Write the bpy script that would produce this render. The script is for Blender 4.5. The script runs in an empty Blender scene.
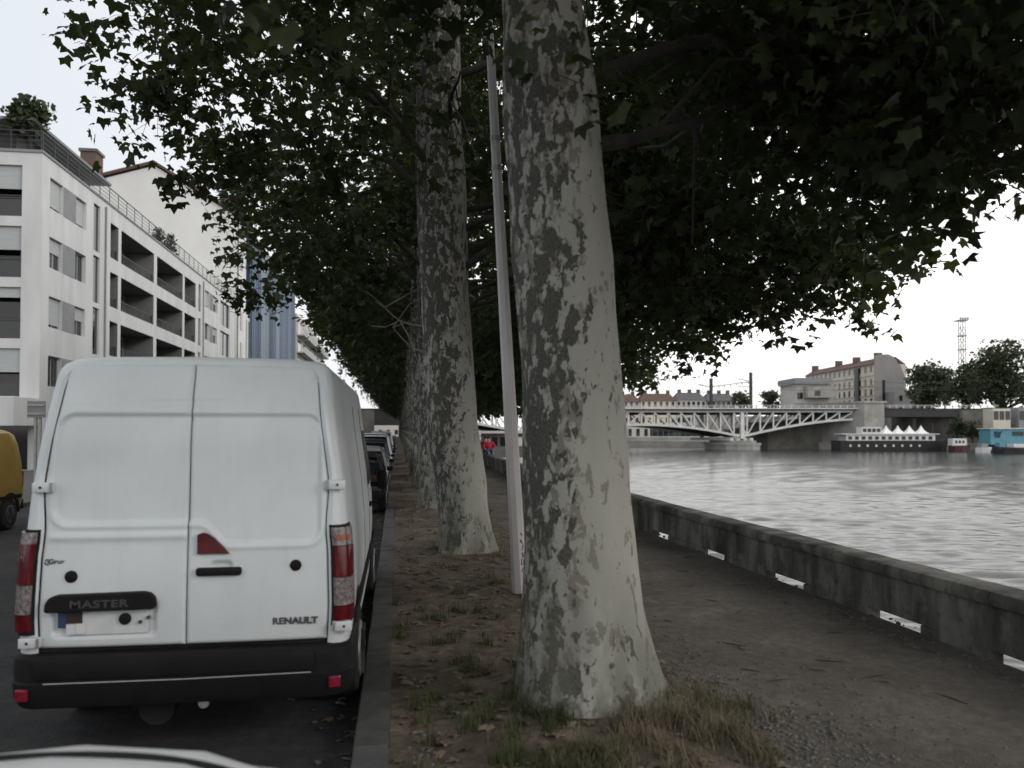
import bpy, bmesh, math, random
import numpy as np
from mathutils import Vector, Matrix, noise as mnoise

random.seed(7)
SC = bpy.context.scene
COL = SC.collection
R = math.radians

# ------------------------------------------------------------------ camera
F = 800.0
YAW = math.atan(115 / F)          # the street runs along +Y, the camera looks a little to its right
PITCH = .0218
CZ = 2.06
cam_d = bpy.data.cameras.new('camera')
cam = bpy.data.objects.new('camera', cam_d)
COL.objects.link(cam)
cam.location = (0, 0, CZ)
cam.rotation_euler = (math.pi / 2 + PITCH, 0, -YAW)
cam_d.sensor_width = 36
cam_d.lens = F / 1024 * 36
cam_d.shift_y = (45 - F * math.tan(PITCH)) / 1024
cam_d.clip_start = 0.05
cam_d.clip_end = 6000
cam_d.dof.use_dof = True
cam_d.dof.focus_distance = 11.0
cam_d.dof.aperture_fstop = 1.5
SC.camera = cam
SY, CY = math.sin(YAW), math.cos(YAW)


def lf(lat, fwd):                 # metres to the right of / ahead of the camera -> world x, y
    return (fwd * SY + lat * CY, fwd * CY - lat * SY)


def uf(u, fwd):                   # picture column at a depth -> world x, y
    return lf((u - 512) / F * fwd, fwd)


def zf(v, fwd):                   # picture row at a depth -> height
    return CZ + (429 - v) / F * fwd


# ------------------------------------------------------------------ mesh builder
class MB:
    def __init__(s):
        s.v = []; s.f = []

    def add(s, vs, fs):
        o = len(s.v)
        s.v += [tuple(p) for p in vs]
        s.f += [tuple(i + o for i in f) for f in fs]
        return s

    def box(s, c, d, rz=0, bev=0.0, M=None):
        bm = bmesh.new()
        bmesh.ops.create_cube(bm, size=1)
        bmesh.ops.scale(bm, vec=d, verts=bm.verts)
        if bev > 0:
            bmesh.ops.bevel(bm, geom=list(bm.edges), offset=bev, segments=2, affect='EDGES', profile=0.5)
        T = Matrix.Translation(c) @ Matrix.Rotation(rz, 4, 'Z')
        if M: T = Matrix.Translation(c) @ M
        bm.transform(T)
        bm.verts.index_update()
        s.add([v.co[:] for v in bm.verts], [[v.index for v in f.verts] for f in bm.faces])
        bm.free()
        return s

    def bx(s, x0, x1, y0, y1, z0, z1, bev=0.0):
        return s.box(((x0 + x1) / 2, (y0 + y1) / 2, (z0 + z1) / 2), (x1 - x0, y1 - y0, z1 - z0), 0, bev)

    def beam(s, a, b, w, h, bev=0):   # a straight square bar from a to b
        a, b = Vector(a), Vector(b)
        d = b - a
        q = d.to_track_quat('Y', 'Z').to_matrix().to_4x4()
        return s.box((a + b) / 2, (w, d.length, h), 0, bev, q)

    def tube(s, pts, rad, n=8, caps=True):
        pts = [Vector(p) for p in pts]
        if not hasattr(rad, '__len__'): rad = [rad] * len(pts)
        vs = []; prev = None
        for i, p in enumerate(pts):
            t = (pts[min(i + 1, len(pts) - 1)] - pts[max(i - 1, 0)]).normalized()
            if prev is None:
                u = t.orthogonal().normalized()
            else:
                u = (prev - t * prev.dot(t)).normalized()
            prev = u
            w = t.cross(u)
            for k in range(n):
                a = 2 * math.pi * k / n
                vs.append(p + (u * math.cos(a) + w * math.sin(a)) * rad[i])
        fs = []
        for i in range(len(pts) - 1):
            for k in range(n):
                k2 = (k + 1) % n
                fs.append((i * n + k, i * n + k2, (i + 1) * n + k2, (i + 1) * n + k))
        if caps:
            fs.append(tuple(range(n - 1, -1, -1)))
            fs.append(tuple((len(pts) - 1) * n + k for k in range(n)))
        return s.add(vs, fs)

    def prism(s, poly, z0, z1):       # polygon in XY raised from z0 to z1
        n = len(poly)
        vs = [(x, y, z0) for x, y in poly] + [(x, y, z1) for x, y in poly]
        fs = [tuple(range(n - 1, -1, -1)), tuple(range(n, 2 * n))]
        fs += [(i, (i + 1) % n, n + (i + 1) % n, n + i) for i in range(n)]
        return s.add(vs, fs)

    def slab(s, poly, y0, y1):        # polygon in XZ given thickness along y
        n = len(poly)
        vs = [(x, y0, z) for x, z in poly] + [(x, y1, z) for x, z in poly]
        fs = [tuple(range(n)), tuple(range(2 * n - 1, n - 1, -1))]
        fs += [(i, n + i, n + (i + 1) % n, (i + 1) % n) for i in range(n)]
        return s.add(vs, fs)

    def rings(s, rings, close=True, cap0=False, cap1=False):
        n = len(rings[0]); vs = [p for r in rings for p in r]; fs = []
        for i in range(len(rings) - 1):
            for k in range(n if close else n - 1):
                k2 = (k + 1) % n
                fs.append((i * n + k, i * n + k2, (i + 1) * n + k2, (i + 1) * n + k))
        if cap0: fs.append(tuple(range(n - 1, -1, -1)))
        if cap1: fs.append(tuple((len(rings) - 1) * n + k for k in range(n)))
        return s.add(vs, fs)

    def wheel(s, c, r, w, n=28, axis='x'):   # a lathed disc with rounded shoulders
        prof = [(0, -w / 2 * .8), (r * .9, -w / 2), (r * .98, -w / 2 * .8), (r, -w * .2), (r, w * .2), (r * .98, w / 2 * .8), (r * .9, w / 2), (0, w / 2 * .8)]
        rr = []
        for pr, px in prof:
            ring = []
            for k in range(n):
                a = 2 * math.pi * k / n
                ring.append((c[0] + px, c[1] + max(pr, .002) * math.cos(a), c[2] + max(pr, .002) * math.sin(a)))
            rr.append(ring)
        return s.rings(rr, True, True, True)

    def build(s, name, mat, parent=None, smooth=False, world=True):
        o = mesh_obj(name, s.v, s.f, mat, parent, smooth)
        return o


def base_of(o):
    while o.parent: o = o.parent
    return Vector(o.location)


def mesh_obj(name, v, f, mat, parent=None, smooth=False):
    me = bpy.data.meshes.new(name)
    if parent:
        b = base_of(parent)
        v = [(p[0] - b.x, p[1] - b.y, p[2] - b.z) for p in v]
    me.from_pydata(v, [], f)
    bm = bmesh.new(); bm.from_mesh(me)
    bmesh.ops.recalc_face_normals(bm, faces=bm.faces)
    bm.to_mesh(me); bm.free()
    if smooth:
        me.polygons.foreach_set('use_smooth', [True] * len(me.polygons))
        try:
            me.set_sharp_from_angle(angle=R(38))
        except Exception:
            pass
    me.materials.append(mat)
    o = bpy.data.objects.new(name, me)
    COL.objects.link(o)
    if parent: o.parent = parent
    return o


def np_obj(name, verts, quads, mat, parent=None, smooth=False):
    me = bpy.data.meshes.new(name)
    verts = np.asarray(verts, np.float32); quads = np.asarray(quads, np.int32)
    k = quads.shape[1]
    me.vertices.add(len(verts)); me.vertices.foreach_set('co', verts.ravel())
    me.loops.add(quads.size); me.loops.foreach_set('vertex_index', quads.ravel())
    me.polygons.add(len(quads))
    me.polygons.foreach_set('loop_start', np.arange(0, quads.size, k, dtype=np.int32))
    me.polygons.foreach_set('loop_total', np.full(len(quads), k, np.int32))
    if smooth: me.polygons.foreach_set('use_smooth', np.ones(len(quads), bool))
    me.update(calc_edges=True)
    me.materials.append(mat)
    o = bpy.data.objects.new(name, me); COL.objects.link(o)
    if parent: o.parent = parent
    return o


def tag(o, label=None, cat=None, group=None, kind=None):
    if label: o['label'] = label
    if cat: o['category'] = cat
    if group: o['group'] = group
    if kind: o['kind'] = kind
    return o


def thing(name, label, cat, loc=(0, 0, 0), group=None):
    o = bpy.data.objects.new(name, None); COL.objects.link(o)
    o.empty_display_size = .2
    o.location = loc
    return tag(o, label, cat, group)


def struct(o):
    return tag(o, kind='structure')


def kids(o):
    return [c for c in bpy.data.objects if c.parent is o]


def dup(o, parent=None, label=None, loc=None, rz=None):
    c = o.copy(); COL.objects.link(c)
    c.parent = parent
    if label: c['label'] = label
    if loc is not None: c.location = loc
    if rz is not None: c.rotation_euler = (0, 0, rz)
    for ch in kids(o): dup(ch, c)
    return c


# ------------------------------------------------------------------ materials
def new_mat(name):
    m = bpy.data.materials.new(name); m.use_nodes = True
    nt = m.node_tree
    return m, nt, nt.nodes['Principled BSDF']


def N(nt, t, **kw):
    n = nt.nodes.new(t)
    for k, v in kw.items():
        setattr(n, k, v)
    return n


def ramp(nt, fac, stops):
    r = N(nt, 'ShaderNodeValToRGB')
    e = r.color_ramp.elements
    while len(e) < len(stops): e.new(.5)
    for i, (p, c) in enumerate(stops):
        e[i].position = p; e[i].color = (*c, 1) if len(c) == 3 else c
    nt.links.new(fac, r.inputs['Fac'])
    return r.outputs['Color']


def noise_n(nt, scale, detail=4, rough=.55, vec=None, dist=0):
    n = N(nt, 'ShaderNodeTexNoise')
    n.inputs['Scale'].default_value = scale
    n.inputs['Detail'].default_value = detail
    n.inputs['Roughness'].default_value = rough
    n.inputs['Distortion'].default_value = dist
    if vec is not None: nt.links.new(vec, n.inputs['Vector'])
    return n.outputs['Fac']


def coords(nt, scale=(1, 1, 1)):
    t = N(nt, 'ShaderNodeTexCoord'); mp = N(nt, 'ShaderNodeMapping')
    mp.inputs['Scale'].default_value = scale
    nt.links.new(t.outputs['Object'], mp.inputs['Vector'])
    return mp.outputs['Vector']


def mixc(nt, fac, a, b, mode='MIX'):
    m = N(nt, 'ShaderNodeMix', data_type='RGBA', blend_type=mode)
    for sock, val in ((m.inputs[0], fac), (m.inputs[6], a), (m.inputs[7], b)):
        if hasattr(val, 'is_linked') or hasattr(val, 'links'):
            nt.links.new(val, sock)
        elif isinstance(val, (int, float)):
            sock.default_value = val
        else:
            sock.default_value = (*val, 1)
    return m.outputs[2]


def math_n(nt, op, a, b=0.0, clamp=False):
    m = N(nt, 'ShaderNodeMath', operation=op, use_clamp=clamp)
    for i, val in enumerate((a, b)):
        if hasattr(val, 'links'): nt.links.new(val, m.inputs[i])
        else: m.inputs[i].default_value = val
    return m.outputs[0]


def bump(nt, bsdf, h, strength=.3, dist=.02):
    b = N(nt, 'ShaderNodeBump')
    b.inputs['Strength'].default_value = strength
    b.inputs['Distance'].default_value = dist
    nt.links.new(h, b.inputs['Height'])
    nt.links.new(b.outputs['Normal'], bsdf.inputs['Normal'])


def simple(name, c1, c2=None, scale=3.0, rough=.7, metal=0.0, bmp=0.0, bdist=.01, bscale=None, sc=(1, 1, 1), lo=.35, hi=.65, spec=.4, coat=0):
    m, nt, b = new_mat(name)
    b.inputs['Roughness'].default_value = rough
    b.inputs['Metallic'].default_value = metal
    b.inputs['Specular IOR Level'].default_value = spec
    if coat: b.inputs['Coat Weight'].default_value = coat
    c2 = c2 or tuple(x * .8 for x in c1)
    v = coords(nt, sc)
    n = noise_n(nt, scale, 5, .6, v)
    nt.links.new(ramp(nt, n, [(lo, c1), (hi, c2)]), b.inputs['Base Color'])
    if bmp:
        bump(nt, b, noise_n(nt, bscale or scale * 8, 4, .6, v), bmp, bdist)
    return m


M = {}
M['van_paint'] = simple('van_paint', (.64, .68, .70), (.56, .60, .62), 2.2, .34, bmp=.03, bscale=1.2, bdist=.02, spec=.5, lo=.3, hi=.75)
M['car_white'] = simple('car_white', (.76, .78, .79), (.66, .68, .69), 3, .3, spec=.5)
M['car_black'] = simple('car_black', (.012, .012, .014), (.02, .02, .022), 3, .3, spec=.5)
M['car_silver'] = simple('car_silver', (.36, .37, .38), (.3, .31, .32), 3, .32, metal=.3)
M['car_grey'] = simple('car_grey', (.06, .065, .07), (.045, .05, .055), 3, .3)
M['car_blue'] = simple('car_blue', (.03, .05, .11), (.02, .04, .09), 3, .3)
M['car_red'] = simple('car_red', (.3, .02, .025), (.25, .015, .02), 3, .3)
M['car_yellow'] = simple('car_yellow', (.36, .24, .05), (.30, .19, .04), 2, .45)
M['plastic_black'] = simple('plastic_black', (.006, .006, .007), (.010, .010, .010), 5, .7, spec=.2, bmp=.1, bscale=160, bdist=.003)
M['rubber'] = simple('rubber', (.012, .012, .012), (.025, .024, .022), 8, .85)
M['seam'] = simple('seam', (.01, .01, .01), (.014, .014, .014), 5, .9)
M['red_lens'] = simple('red_lens', (.11, .005, .009), (.06, .003, .006), 16, .12, spec=.6)
M['clear_lens'] = simple('clear_lens', (.26, .23, .23), (.09, .07, .07), 42, .1, spec=.7)
M['orange_lens'] = simple('orange_lens', (.3, .09, .05), (.2, .06, .03), 30, .12)
M['glass_dark'] = simple('glass_dark', (.012, .014, .016), (.02, .022, .025), 2, .06, spec=.6)
M['metal_grey'] = simple('metal_grey', (.38, .38, .37), (.28, .28, .27), 10, .45, metal=.6)
M['badge_dark'] = simple('badge_dark', (.05, .055, .06), (.07, .07, .075), 5, .4)
M['badge_letters'] = simple('badge_letters', (.045, .045, .047), (.055, .055, .055), 5, .5)
M['plate_white'] = simple('plate_white', (.6, .62, .63), (.5, .52, .53), 8, .5)
M['plate_blue'] = simple('plate_blue', (.02, .05, .13), (.03, .05, .10), 12, .5)
M['lamp_shadow_dark'] = simple('lamp_shadow_dark', (.02, .016, .017), (.045, .02, .022), 9, .5)
M['pavement'] = simple('pavement', (.09, .088, .085), (.065, .063, .06), 1.5, .9, bmp=.3, bscale=60)
M['kerb_stone'] = simple('kerb_stone', (.10, .10, .10), (.055, .055, .054), 4.0, .85, bmp=.4, bscale=60, bdist=.008)
M['white_line'] = simple('white_line', (.5, .5, .49), (.25, .25, .25), 9, .8)
M['facade_white'] = simple('facade_white', (.63, .64, .64), (.52, .53, .53), .9, .85, bmp=.1, bscale=30, sc=(1, 1, .22))
M['facade_grey'] = simple('facade_grey', (.26, .27, .275), (.21, .22, .225), .8, .85)
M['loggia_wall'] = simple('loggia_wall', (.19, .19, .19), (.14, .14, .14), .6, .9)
M['blind'] = simple('blind', (.42, .44, .45), (.36, .38, .39), .9, .6, sc=(1, 1, 12))
M['rail'] = simple('rail', (.04, .042, .045), (.06, .06, .062), 3, .5)
M['rail_light'] = simple('rail_light', (.3, .31, .32), (.25, .26, .27), 3, .5)
M['gable_white'] = simple('gable_white', (.70, .70, .69), (.62, .62, .61), .18, .9)
M['roof_tile'] = simple('roof_tile', (.125, .075, .06), (.085, .055, .045), 1.2, .9, bmp=.3, bscale=6, bdist=.05)
M['roof_slate'] = simple('roof_slate', (.10, .10, .11), (.07, .07, .075), 1, .7)
M['brick'] = simple('brick', (.14, .095, .08), (.10, .07, .06), 3, .9)
M['stone_light'] = simple('stone_light', (.38, .365, .34), (.26, .25, .23), .35, .9, bmp=.3, bscale=3, bdist=.05)
M['stone_dark'] = simple('stone_dark', (.17, .165, .15), (.10, .098, .09), .4, .9, bmp=.3, bscale=3, bdist=.05)
M['cream'] = simple('cream', (.62, .575, .48), (.53, .49, .41), .25, .9)
M['pale_house'] = simple('pale_house', (.50, .48, .45), (.42, .40, .38), .25, .9)
M['grey_render'] = simple('grey_render', (.27, .265, .26), (.22, .215, .21), .15, .9)
M['void_dark'] = simple('void_dark', (.012, .012, .013), (.02, .02, .02), 1, .8)
M['bridge_paint'] = simple('bridge_paint', (.66, .66, .65), (.52, .52, .51), .5, .6)
M['bridge_dark'] = simple('bridge_dark', (.05, .05, .05), (.035, .035, .036), .5, .8)
M['mast_steel'] = simple('mast_steel', (.05, .045, .045), (.07, .065, .06), 1, .6)
M['tower_steel'] = simple('tower_steel', (.33, .33, .33), (.25, .25, .25), 1, .6)
M['hull_black'] = simple('hull_black', (.014, .014, .015), (.025, .025, .025), .6, .5)
M['boat_white'] = simple('boat_white', (.66, .66, .65), (.55, .55, .54), .8, .5)
M['tent_white'] = simple('tent_white', (.78, .78, .78), (.70, .70, .70), 1, .8)
M['hull_red'] = simple('hull_red', (.06, .022, .022), (.045, .018, .018), 1, .5)
M['hull_blue'] = simple('hull_blue', (.11, .30, .38), (.09, .24, .31), .5, .6)
M['paint_navy'] = simple('paint_navy', (.02, .05, .10), (.02, .04, .08), 1, .6)
M['blue_glass'] = None
M['pole_paint'] = simple('pole_paint', (.50, .475, .475), (.42, .40, .40), 2.5, .55, sc=(1, 1, .4), bmp=.1, bscale=30)
M['skin'] = simple('skin', (.42, .26, .19), (.38, .23, .17), 8, .6)
M['red_cloth'] = simple('red_cloth', (.42, .03, .06), (.30, .02, .04), 6, .85)
M['denim'] = simple('denim', (.05, .08, .16), (.09, .12, .2), 6, .9)
M['hair'] = simple('hair', (.03, .02, .015), (.02, .015, .012), 20, .6)
M['wood_limb'] = simple('wood_limb', (.055, .052, .044), (.03, .028, .024), 5, .9, sc=(1, 1, .6), bmp=.3)
M['dead_wood'] = simple('dead_wood', (.33, .32, .28), (.24, .23, .2), 6, .8)


def grime(name):
    """road dirt on the lower panels and thin rain streaks"""
    nt = M[name].node_tree; b = nt.nodes['Principled BSDF']
    src = b.inputs['Base Color'].links[0].from_socket
    t = N(nt, 'ShaderNodeTexCoord'); sp = N(nt, 'ShaderNodeSeparateXYZ'); nt.links.new(t.outputs['Object'], sp.inputs[0])
    mr = N(nt, 'ShaderNodeMapRange', interpolation_type='SMOOTHSTEP')
    mr.inputs['From Min'].default_value = 1.25; mr.inputs['From Max'].default_value = .55
    nt.links.new(sp.outputs['Z'], mr.inputs['Value'])
    st = noise_n(nt, 14, 4, .6, coords(nt, (1, 1, .09)))
    sp2 = noise_n(nt, 90, 3, .7, coords(nt))
    d = math_n(nt, 'MULTIPLY', mr.outputs['Result'], math_n(nt, 'MULTIPLY', sp2, .55))
    d = math_n(nt, 'ADD', d, math_n(nt, 'MULTIPLY', ramp(nt, st, [(.5, (0, 0, 0)), (.78, (1, 1, 1))]), .08))
    c = mixc(nt, d, src, (.30, .29, .27))
    nt.links.new(c, b.inputs['Base Color'])


grime('van_paint')


def leaf_mat(name, a, b, c, transl=.22, scale=1.2):
    m, nt, bs = new_mat(name)
    v = coords(nt)
    n1 = noise_n(nt, scale, 3, .6, v)
    n2 = noise_n(nt, scale * 9, 2, .6, v)
    s = math_n(nt, 'ADD', math_n(nt, 'MULTIPLY', n1, .6), math_n(nt, 'MULTIPLY', n2, .4))
    col = ramp(nt, s, [(.38, a), (.5, b), (.64, c)])
    nt.links.new(col, bs.inputs['Base Color'])
    bs.inputs['Roughness'].default_value = .5
    bs.inputs['Specular IOR Level'].default_value = .12
    tr = N(nt, 'ShaderNodeBsdfTranslucent')
    nt.links.new(mixc(nt, .5, col, (.12, .17, .04)), tr.inputs['Color'])
    mx = N(nt, 'ShaderNodeMixShader'); mx.inputs[0].default_value = transl
    nt.links.new(bs.outputs[0], mx.inputs[1]); nt.links.new(tr.outputs[0], mx.inputs[2])
    nt.links.new(mx.outputs[0], nt.nodes['Material Output'].inputs['Surface'])
    return m


M['leaf'] = leaf_mat('leaf', (.020, .026, .015), (.032, .042, .021), (.07, .083, .033), .22)
M['leaf_far'] = leaf_mat('leaf_far', (.030, .042, .026), (.048, .062, .036), (.07, .085, .048), .12, .25)
M['leaf_far_light'] = leaf_mat('leaf_far_light', (.045, .06, .038), (.065, .08, .05), (.09, .105, .065), .12, .25)
M['dry_leaf'] = leaf_mat('dry_leaf', (.095, .07, .05), (.16, .125, .09), (.25, .21, .165), .05, 4)
M['dry_grass'] = leaf_mat('dry_grass', (.13, .105, .07), (.20, .165, .115), (.30, .26, .19), .2, 4)
M['green_grass'] = leaf_mat('green_grass', (.05, .06, .03), (.075, .09, .04), (.11, .12, .06), .25, 4)


def bark_mat():
    m, nt, b = new_mat('plane_bark')
    b.inputs['Roughness'].default_value = .8
    b.inputs['Specular IOR Level'].default_value = .2
    v = coords(nt, (1, 1, .5)); v1 = coords(nt, (1, 1, .8))
    t = N(nt, 'ShaderNodeTexCoord'); sp = N(nt, 'ShaderNodeSeparateXYZ')
    nt.links.new(t.outputs['Object'], sp.inputs[0])
    big = noise_n(nt, 12.5, 8, .58, v, .5)
    mid = noise_n(nt, 26, 5, .6, v1, .3)
    old = noise_n(nt, 1.5, 2, .5, v)
    # dark bark patches are denser on the street side of these trunks
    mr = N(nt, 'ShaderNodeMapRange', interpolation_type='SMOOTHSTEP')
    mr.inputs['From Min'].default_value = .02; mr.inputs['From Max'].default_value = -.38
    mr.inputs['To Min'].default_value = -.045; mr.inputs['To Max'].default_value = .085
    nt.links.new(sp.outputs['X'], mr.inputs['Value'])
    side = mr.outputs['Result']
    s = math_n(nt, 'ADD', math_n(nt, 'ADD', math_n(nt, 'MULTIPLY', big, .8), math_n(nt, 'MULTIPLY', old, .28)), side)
    s = math_n(nt, 'ADD', s, math_n(nt, 'MULTIPLY', mid, .26))
    patch = ramp(nt, s, [(.738, (0, 0, 0)), (.755, (1, 1, 1))])
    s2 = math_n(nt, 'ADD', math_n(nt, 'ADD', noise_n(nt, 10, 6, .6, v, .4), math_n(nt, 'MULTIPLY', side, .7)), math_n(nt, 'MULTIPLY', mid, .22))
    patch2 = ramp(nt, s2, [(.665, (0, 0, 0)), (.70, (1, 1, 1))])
    fine = noise_n(nt, 70, 4, .65, v1)
    pale = mixc(nt, noise_n(nt, 3, 4, .6, v), (.385, .38, .35), (.265, .267, .24))
    pale = mixc(nt, math_n(nt, 'MULTIPLY', fine, .35), pale, (.2, .2, .17))
    olive = mixc(nt, ramp(nt, noise_n(nt, 2.6, 3, .6, v), [(.4, (0, 0, 0)), (.6, (1, 1, 1))]), (.20, .20, .165), (.215, .195, .16))
    olive = mixc(nt, math_n(nt, 'MULTIPLY', fine, .5), olive, (.13, .128, .105))
    dark = mixc(nt, ramp(nt, fine, [(.35, (0, 0, 0)), (.65, (1, 1, 1))]), (.105, .102, .088), (.042, .041, .036))
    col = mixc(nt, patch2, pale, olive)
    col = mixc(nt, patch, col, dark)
    # damp, mossy staining round the foot of the trunk
    mz = N(nt, 'ShaderNodeMapRange', interpolation_type='SMOOTHSTEP')
    mz.inputs['From Min'].default_value = 1.5; mz.inputs['From Max'].default_value = .1
    nt.links.new(sp.outputs['Z'], mz.inputs['Value'])
    stn = ramp(nt, noise_n(nt, 4.2, 6, .65, coords(nt, (1, 1, .3))), [(.36, (0, 0, 0)), (.56, (1, 1, 1))])
    col = mixc(nt, math_n(nt, 'MULTIPLY', math_n(nt, 'MULTIPLY', mz.outputs['Result'], stn), .75), col, (.105, .105, .085))
    nt.links.new(col, b.inputs['Base Color'])
    h = math_n(nt, 'ADD', math_n(nt, 'ADD', math_n(nt, 'MULTIPLY', patch, 1.0), math_n(nt, 'MULTIPLY', patch2, .5)), math_n(nt, 'MULTIPLY', fine, .6))
    bump(nt, b, h, .6, .007)
    return m


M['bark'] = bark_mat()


def ground_mat(name, cols, leafy=0.0):
    m, nt, b = new_mat(name)
    b.inputs['Roughness'].default_value = .95
    b.inputs['Specular IOR Level'].default_value = .15
    v = coords(nt)
    n1 = noise_n(nt, .9, 5, .65, v); n2 = noise_n(nt, 9, 4, .65, v); n3 = noise_n(nt, 70, 3, .6, v)
    s = math_n(nt, 'ADD', math_n(nt, 'MULTIPLY', n1, .5), math_n(nt, 'MULTIPLY', n2, .35))
    s = math_n(nt, 'ADD', s, math_n(nt, 'MULTIPLY', n3, .15))
    col = ramp(nt, s, [(.36, cols[0]), (.5, cols[1]), (.62, cols[2])])
    vor = N(nt, 'ShaderNodeTexVoronoi'); vor.inputs['Scale'].default_value = 55
    nt.links.new(v, vor.inputs['Vector'])
    speck = ramp(nt, vor.outputs['Distance'], [(.10, (1, 1, 1)), (.20, (0, 0, 0))])
    gate = ramp(nt, noise_n(nt, 3.5, 3, .6, v), [(.5, (0, 0, 0)), (.62, (1, 1, 1))])
    f = math_n(nt, 'MULTIPLY', speck, gate)
    col = mixc(nt, math_n(nt, 'MULTIPLY', f, leafy), col, (.22, .21, .19))
    nt.links.new(col, b.inputs['Base Color'])
    h = math_n(nt, 'ADD', math_n(nt, 'MULTIPLY', n2, 1.0), math_n(nt, 'MULTIPLY', n3, .5))
    bump(nt, b, h, .7, .03)
    return m


M['asphalt'] = ground_mat('asphalt', [(.026, .026, .027), (.040, .040, .041), (.058, .057, .056)], .25)
M['soil'] = ground_mat('verge_soil', [(.050, .041, .032), (.115, .093, .073), (.21, .172, .138)], .4)
M['sand'] = ground_mat('path_sand', [(.080, .071, .062), (.125, .112, .098), (.18, .163, .144)], .25)
M['land'] = ground_mat('land', [(.06, .06, .05), (.09, .088, .08), (.12, .115, .10)])


def wall_mat():
    m, nt, b = new_mat('parapet_stone')
    b.inputs['Roughness'].default_value = .92
    b.inputs['Specular IOR Level'].default_value = .15
    v = coords(nt)
    st = coords(nt, (1, 1.6, .35))
    n1 = noise_n(nt, 1.6, 5, .6, st); n2 = noise_n(nt, 12, 4, .65, v); n3 = noise_n(nt, .5, 3, .6, v)
    col = ramp(nt, n1, [(.36, (.05, .049, .042)), (.5, (.105, .102, .09)), (.66, (.2, .195, .172))])
    lich = ramp(nt, n2, [(.55, (0, 0, 0)), (.68, (1, 1, 1))])
    col = mixc(nt, math_n(nt, 'MULTIPLY', lich, .5), col, (.035, .035, .03))
    gate = ramp(nt, noise_n(nt, 2.3, 3, .6, v), [(.58, (0, 0, 0)), (.66, (1, 1, 1))])
    col = mixc(nt, math_n(nt, 'MULTIPLY', gate, .55), col, (.21, .205, .185))
    nt.links.new(col, b.inputs['Base Color'])
    bump(nt, b, math_n(nt, 'ADD', n2, math_n(nt, 'MULTIPLY', n1, .6)), .7, .02)
    return m


M['parapet'] = wall_mat()


def water_mat():
    m, nt, b = new_mat('river_water')
    b.inputs['Base Color'].default_value = (.035, .038, .035, 1)
    b.inputs['Roughness'].default_value = .17
    b.inputs['IOR'].default_value = 1.6
    v1 = coords(nt, (.42, 1.0, 1)); v2 = coords(nt, (.8, 1.6, 1))
    mp = N(nt, 'ShaderNodeMapping'); mp.inputs['Rotation'].default_value = (0, 0, R(14))
    a = noise_n(nt, .9, 4, .6, v1, .4); c = noise_n(nt, 3.2, 3, .55, v2, .3)
    g = noise_n(nt, .045, 2, .5, v1)
    amp = ramp(nt, g, [(.35, (.45, .45, .45)), (.62, (1, 1, 1))])
    h = math_n(nt, 'ADD', a, math_n(nt, 'MULTIPLY', c, .28))
    h = math_n(nt, 'MULTIPLY', h, amp)
    bump(nt, b, h, 1.0, .05)
    return m


M['water'] = water_mat()


def stripes_mat():
    m, nt, b = new_mat('blue_panels')
    v = coords(nt)
    sp = N(nt, 'ShaderNodeSeparateXYZ'); nt.links.new(v, sp.inputs[0])
    fl = math_n(nt, 'FLOOR', math_n(nt, 'MULTIPLY', sp.outputs['Y'], .31))
    wn = N(nt, 'ShaderNodeTexWhiteNoise', noise_dimensions='1D'); nt.links.new(fl, wn.inputs['W'])
    col = ramp(nt, wn.outputs['Value'], [(.0, (.012, .035, .09)), (.35, (.03, .07, .15)), (.6, (.06, .11, .19)), (.85, (.22, .27, .33))])
    n = noise_n(nt, .8, 3, .6, v)
    col = mixc(nt, math_n(nt, 'MULTIPLY', n, .35), col, (.1, .13, .18))
    nt.links.new(col, b.inputs['Base Color'])
    b.inputs['Roughness'].default_value = .6; b.inputs['Specular IOR Level'].default_value = .12
    return m


M['blue_glass'] = stripes_mat()
# ================================================================== light
w = bpy.data.worlds.new('World'); SC.world = w
w.use_nodes = True
nt = w.node_tree
bg = nt.nodes['Background']
sky = N(nt, 'ShaderNodeTexSky'); sky.sky_type = 'NISHITA'; sky.sun_disc = False
SUN_D = Vector((.80, -.52, .42)).normalized()          # towards the low, veiled sun over the river, behind the camera
sky.sun_elevation = math.asin(SUN_D.z)
sky.sun_rotation = math.atan2(SUN_D.x, SUN_D.y)
sky.dust_density = 2.5
tc = N(nt, 'ShaderNodeTexCoord'); mp = N(nt, 'ShaderNodeMapping'); mp.inputs['Scale'].default_value = (1, 1, 2.2)
nt.links.new(tc.outputs['Generated'], mp.inputs['Vector'])
cl = noise_n(nt, 1.6, 5, .55, mp.outputs['Vector'], .2)
# the cloud sheet thins towards the river and the low sun behind the camera
sx = N(nt, 'ShaderNodeSeparateXYZ'); nt.links.new(tc.outputs['Generated'], sx.inputs[0])
gd = math_n(nt, 'SUBTRACT', math_n(nt, 'MULTIPLY', sx.outputs['X'], .8), math_n(nt, 'MULTIPLY', sx.outputs['Y'], .3))
mrg = N(nt, 'ShaderNodeMapRange', interpolation_type='SMOOTHSTEP')
mrg.inputs['From Min'].default_value = -.75; mrg.inputs['From Max'].default_value = .2
nt.links.new(gd, mrg.inputs['Value'])
gg = math_n(nt, 'ADD', mrg.outputs['Result'], math_n(nt, 'MULTIPLY', math_n(nt, 'SUBTRACT', cl, .5), .55), True)
cloud = ramp(nt, gg, [(0, (12.2, 12.9, 13.9)), (.35, (14.6, 15, 15.4)), (1, (21, 20.8, 20.4))])
nt.links.new(mixc(nt, .88, sky.outputs[0], cloud), bg.inputs['Color'])
bg.inputs['Strength'].default_value = .08
sl = bpy.data.lights.new('sun', 'SUN'); so = bpy.data.objects.new('sun', sl); COL.objects.link(so)
sl.energy = 1.0; sl.angle = R(14); sl.color = (1, .965, .92)
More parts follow.
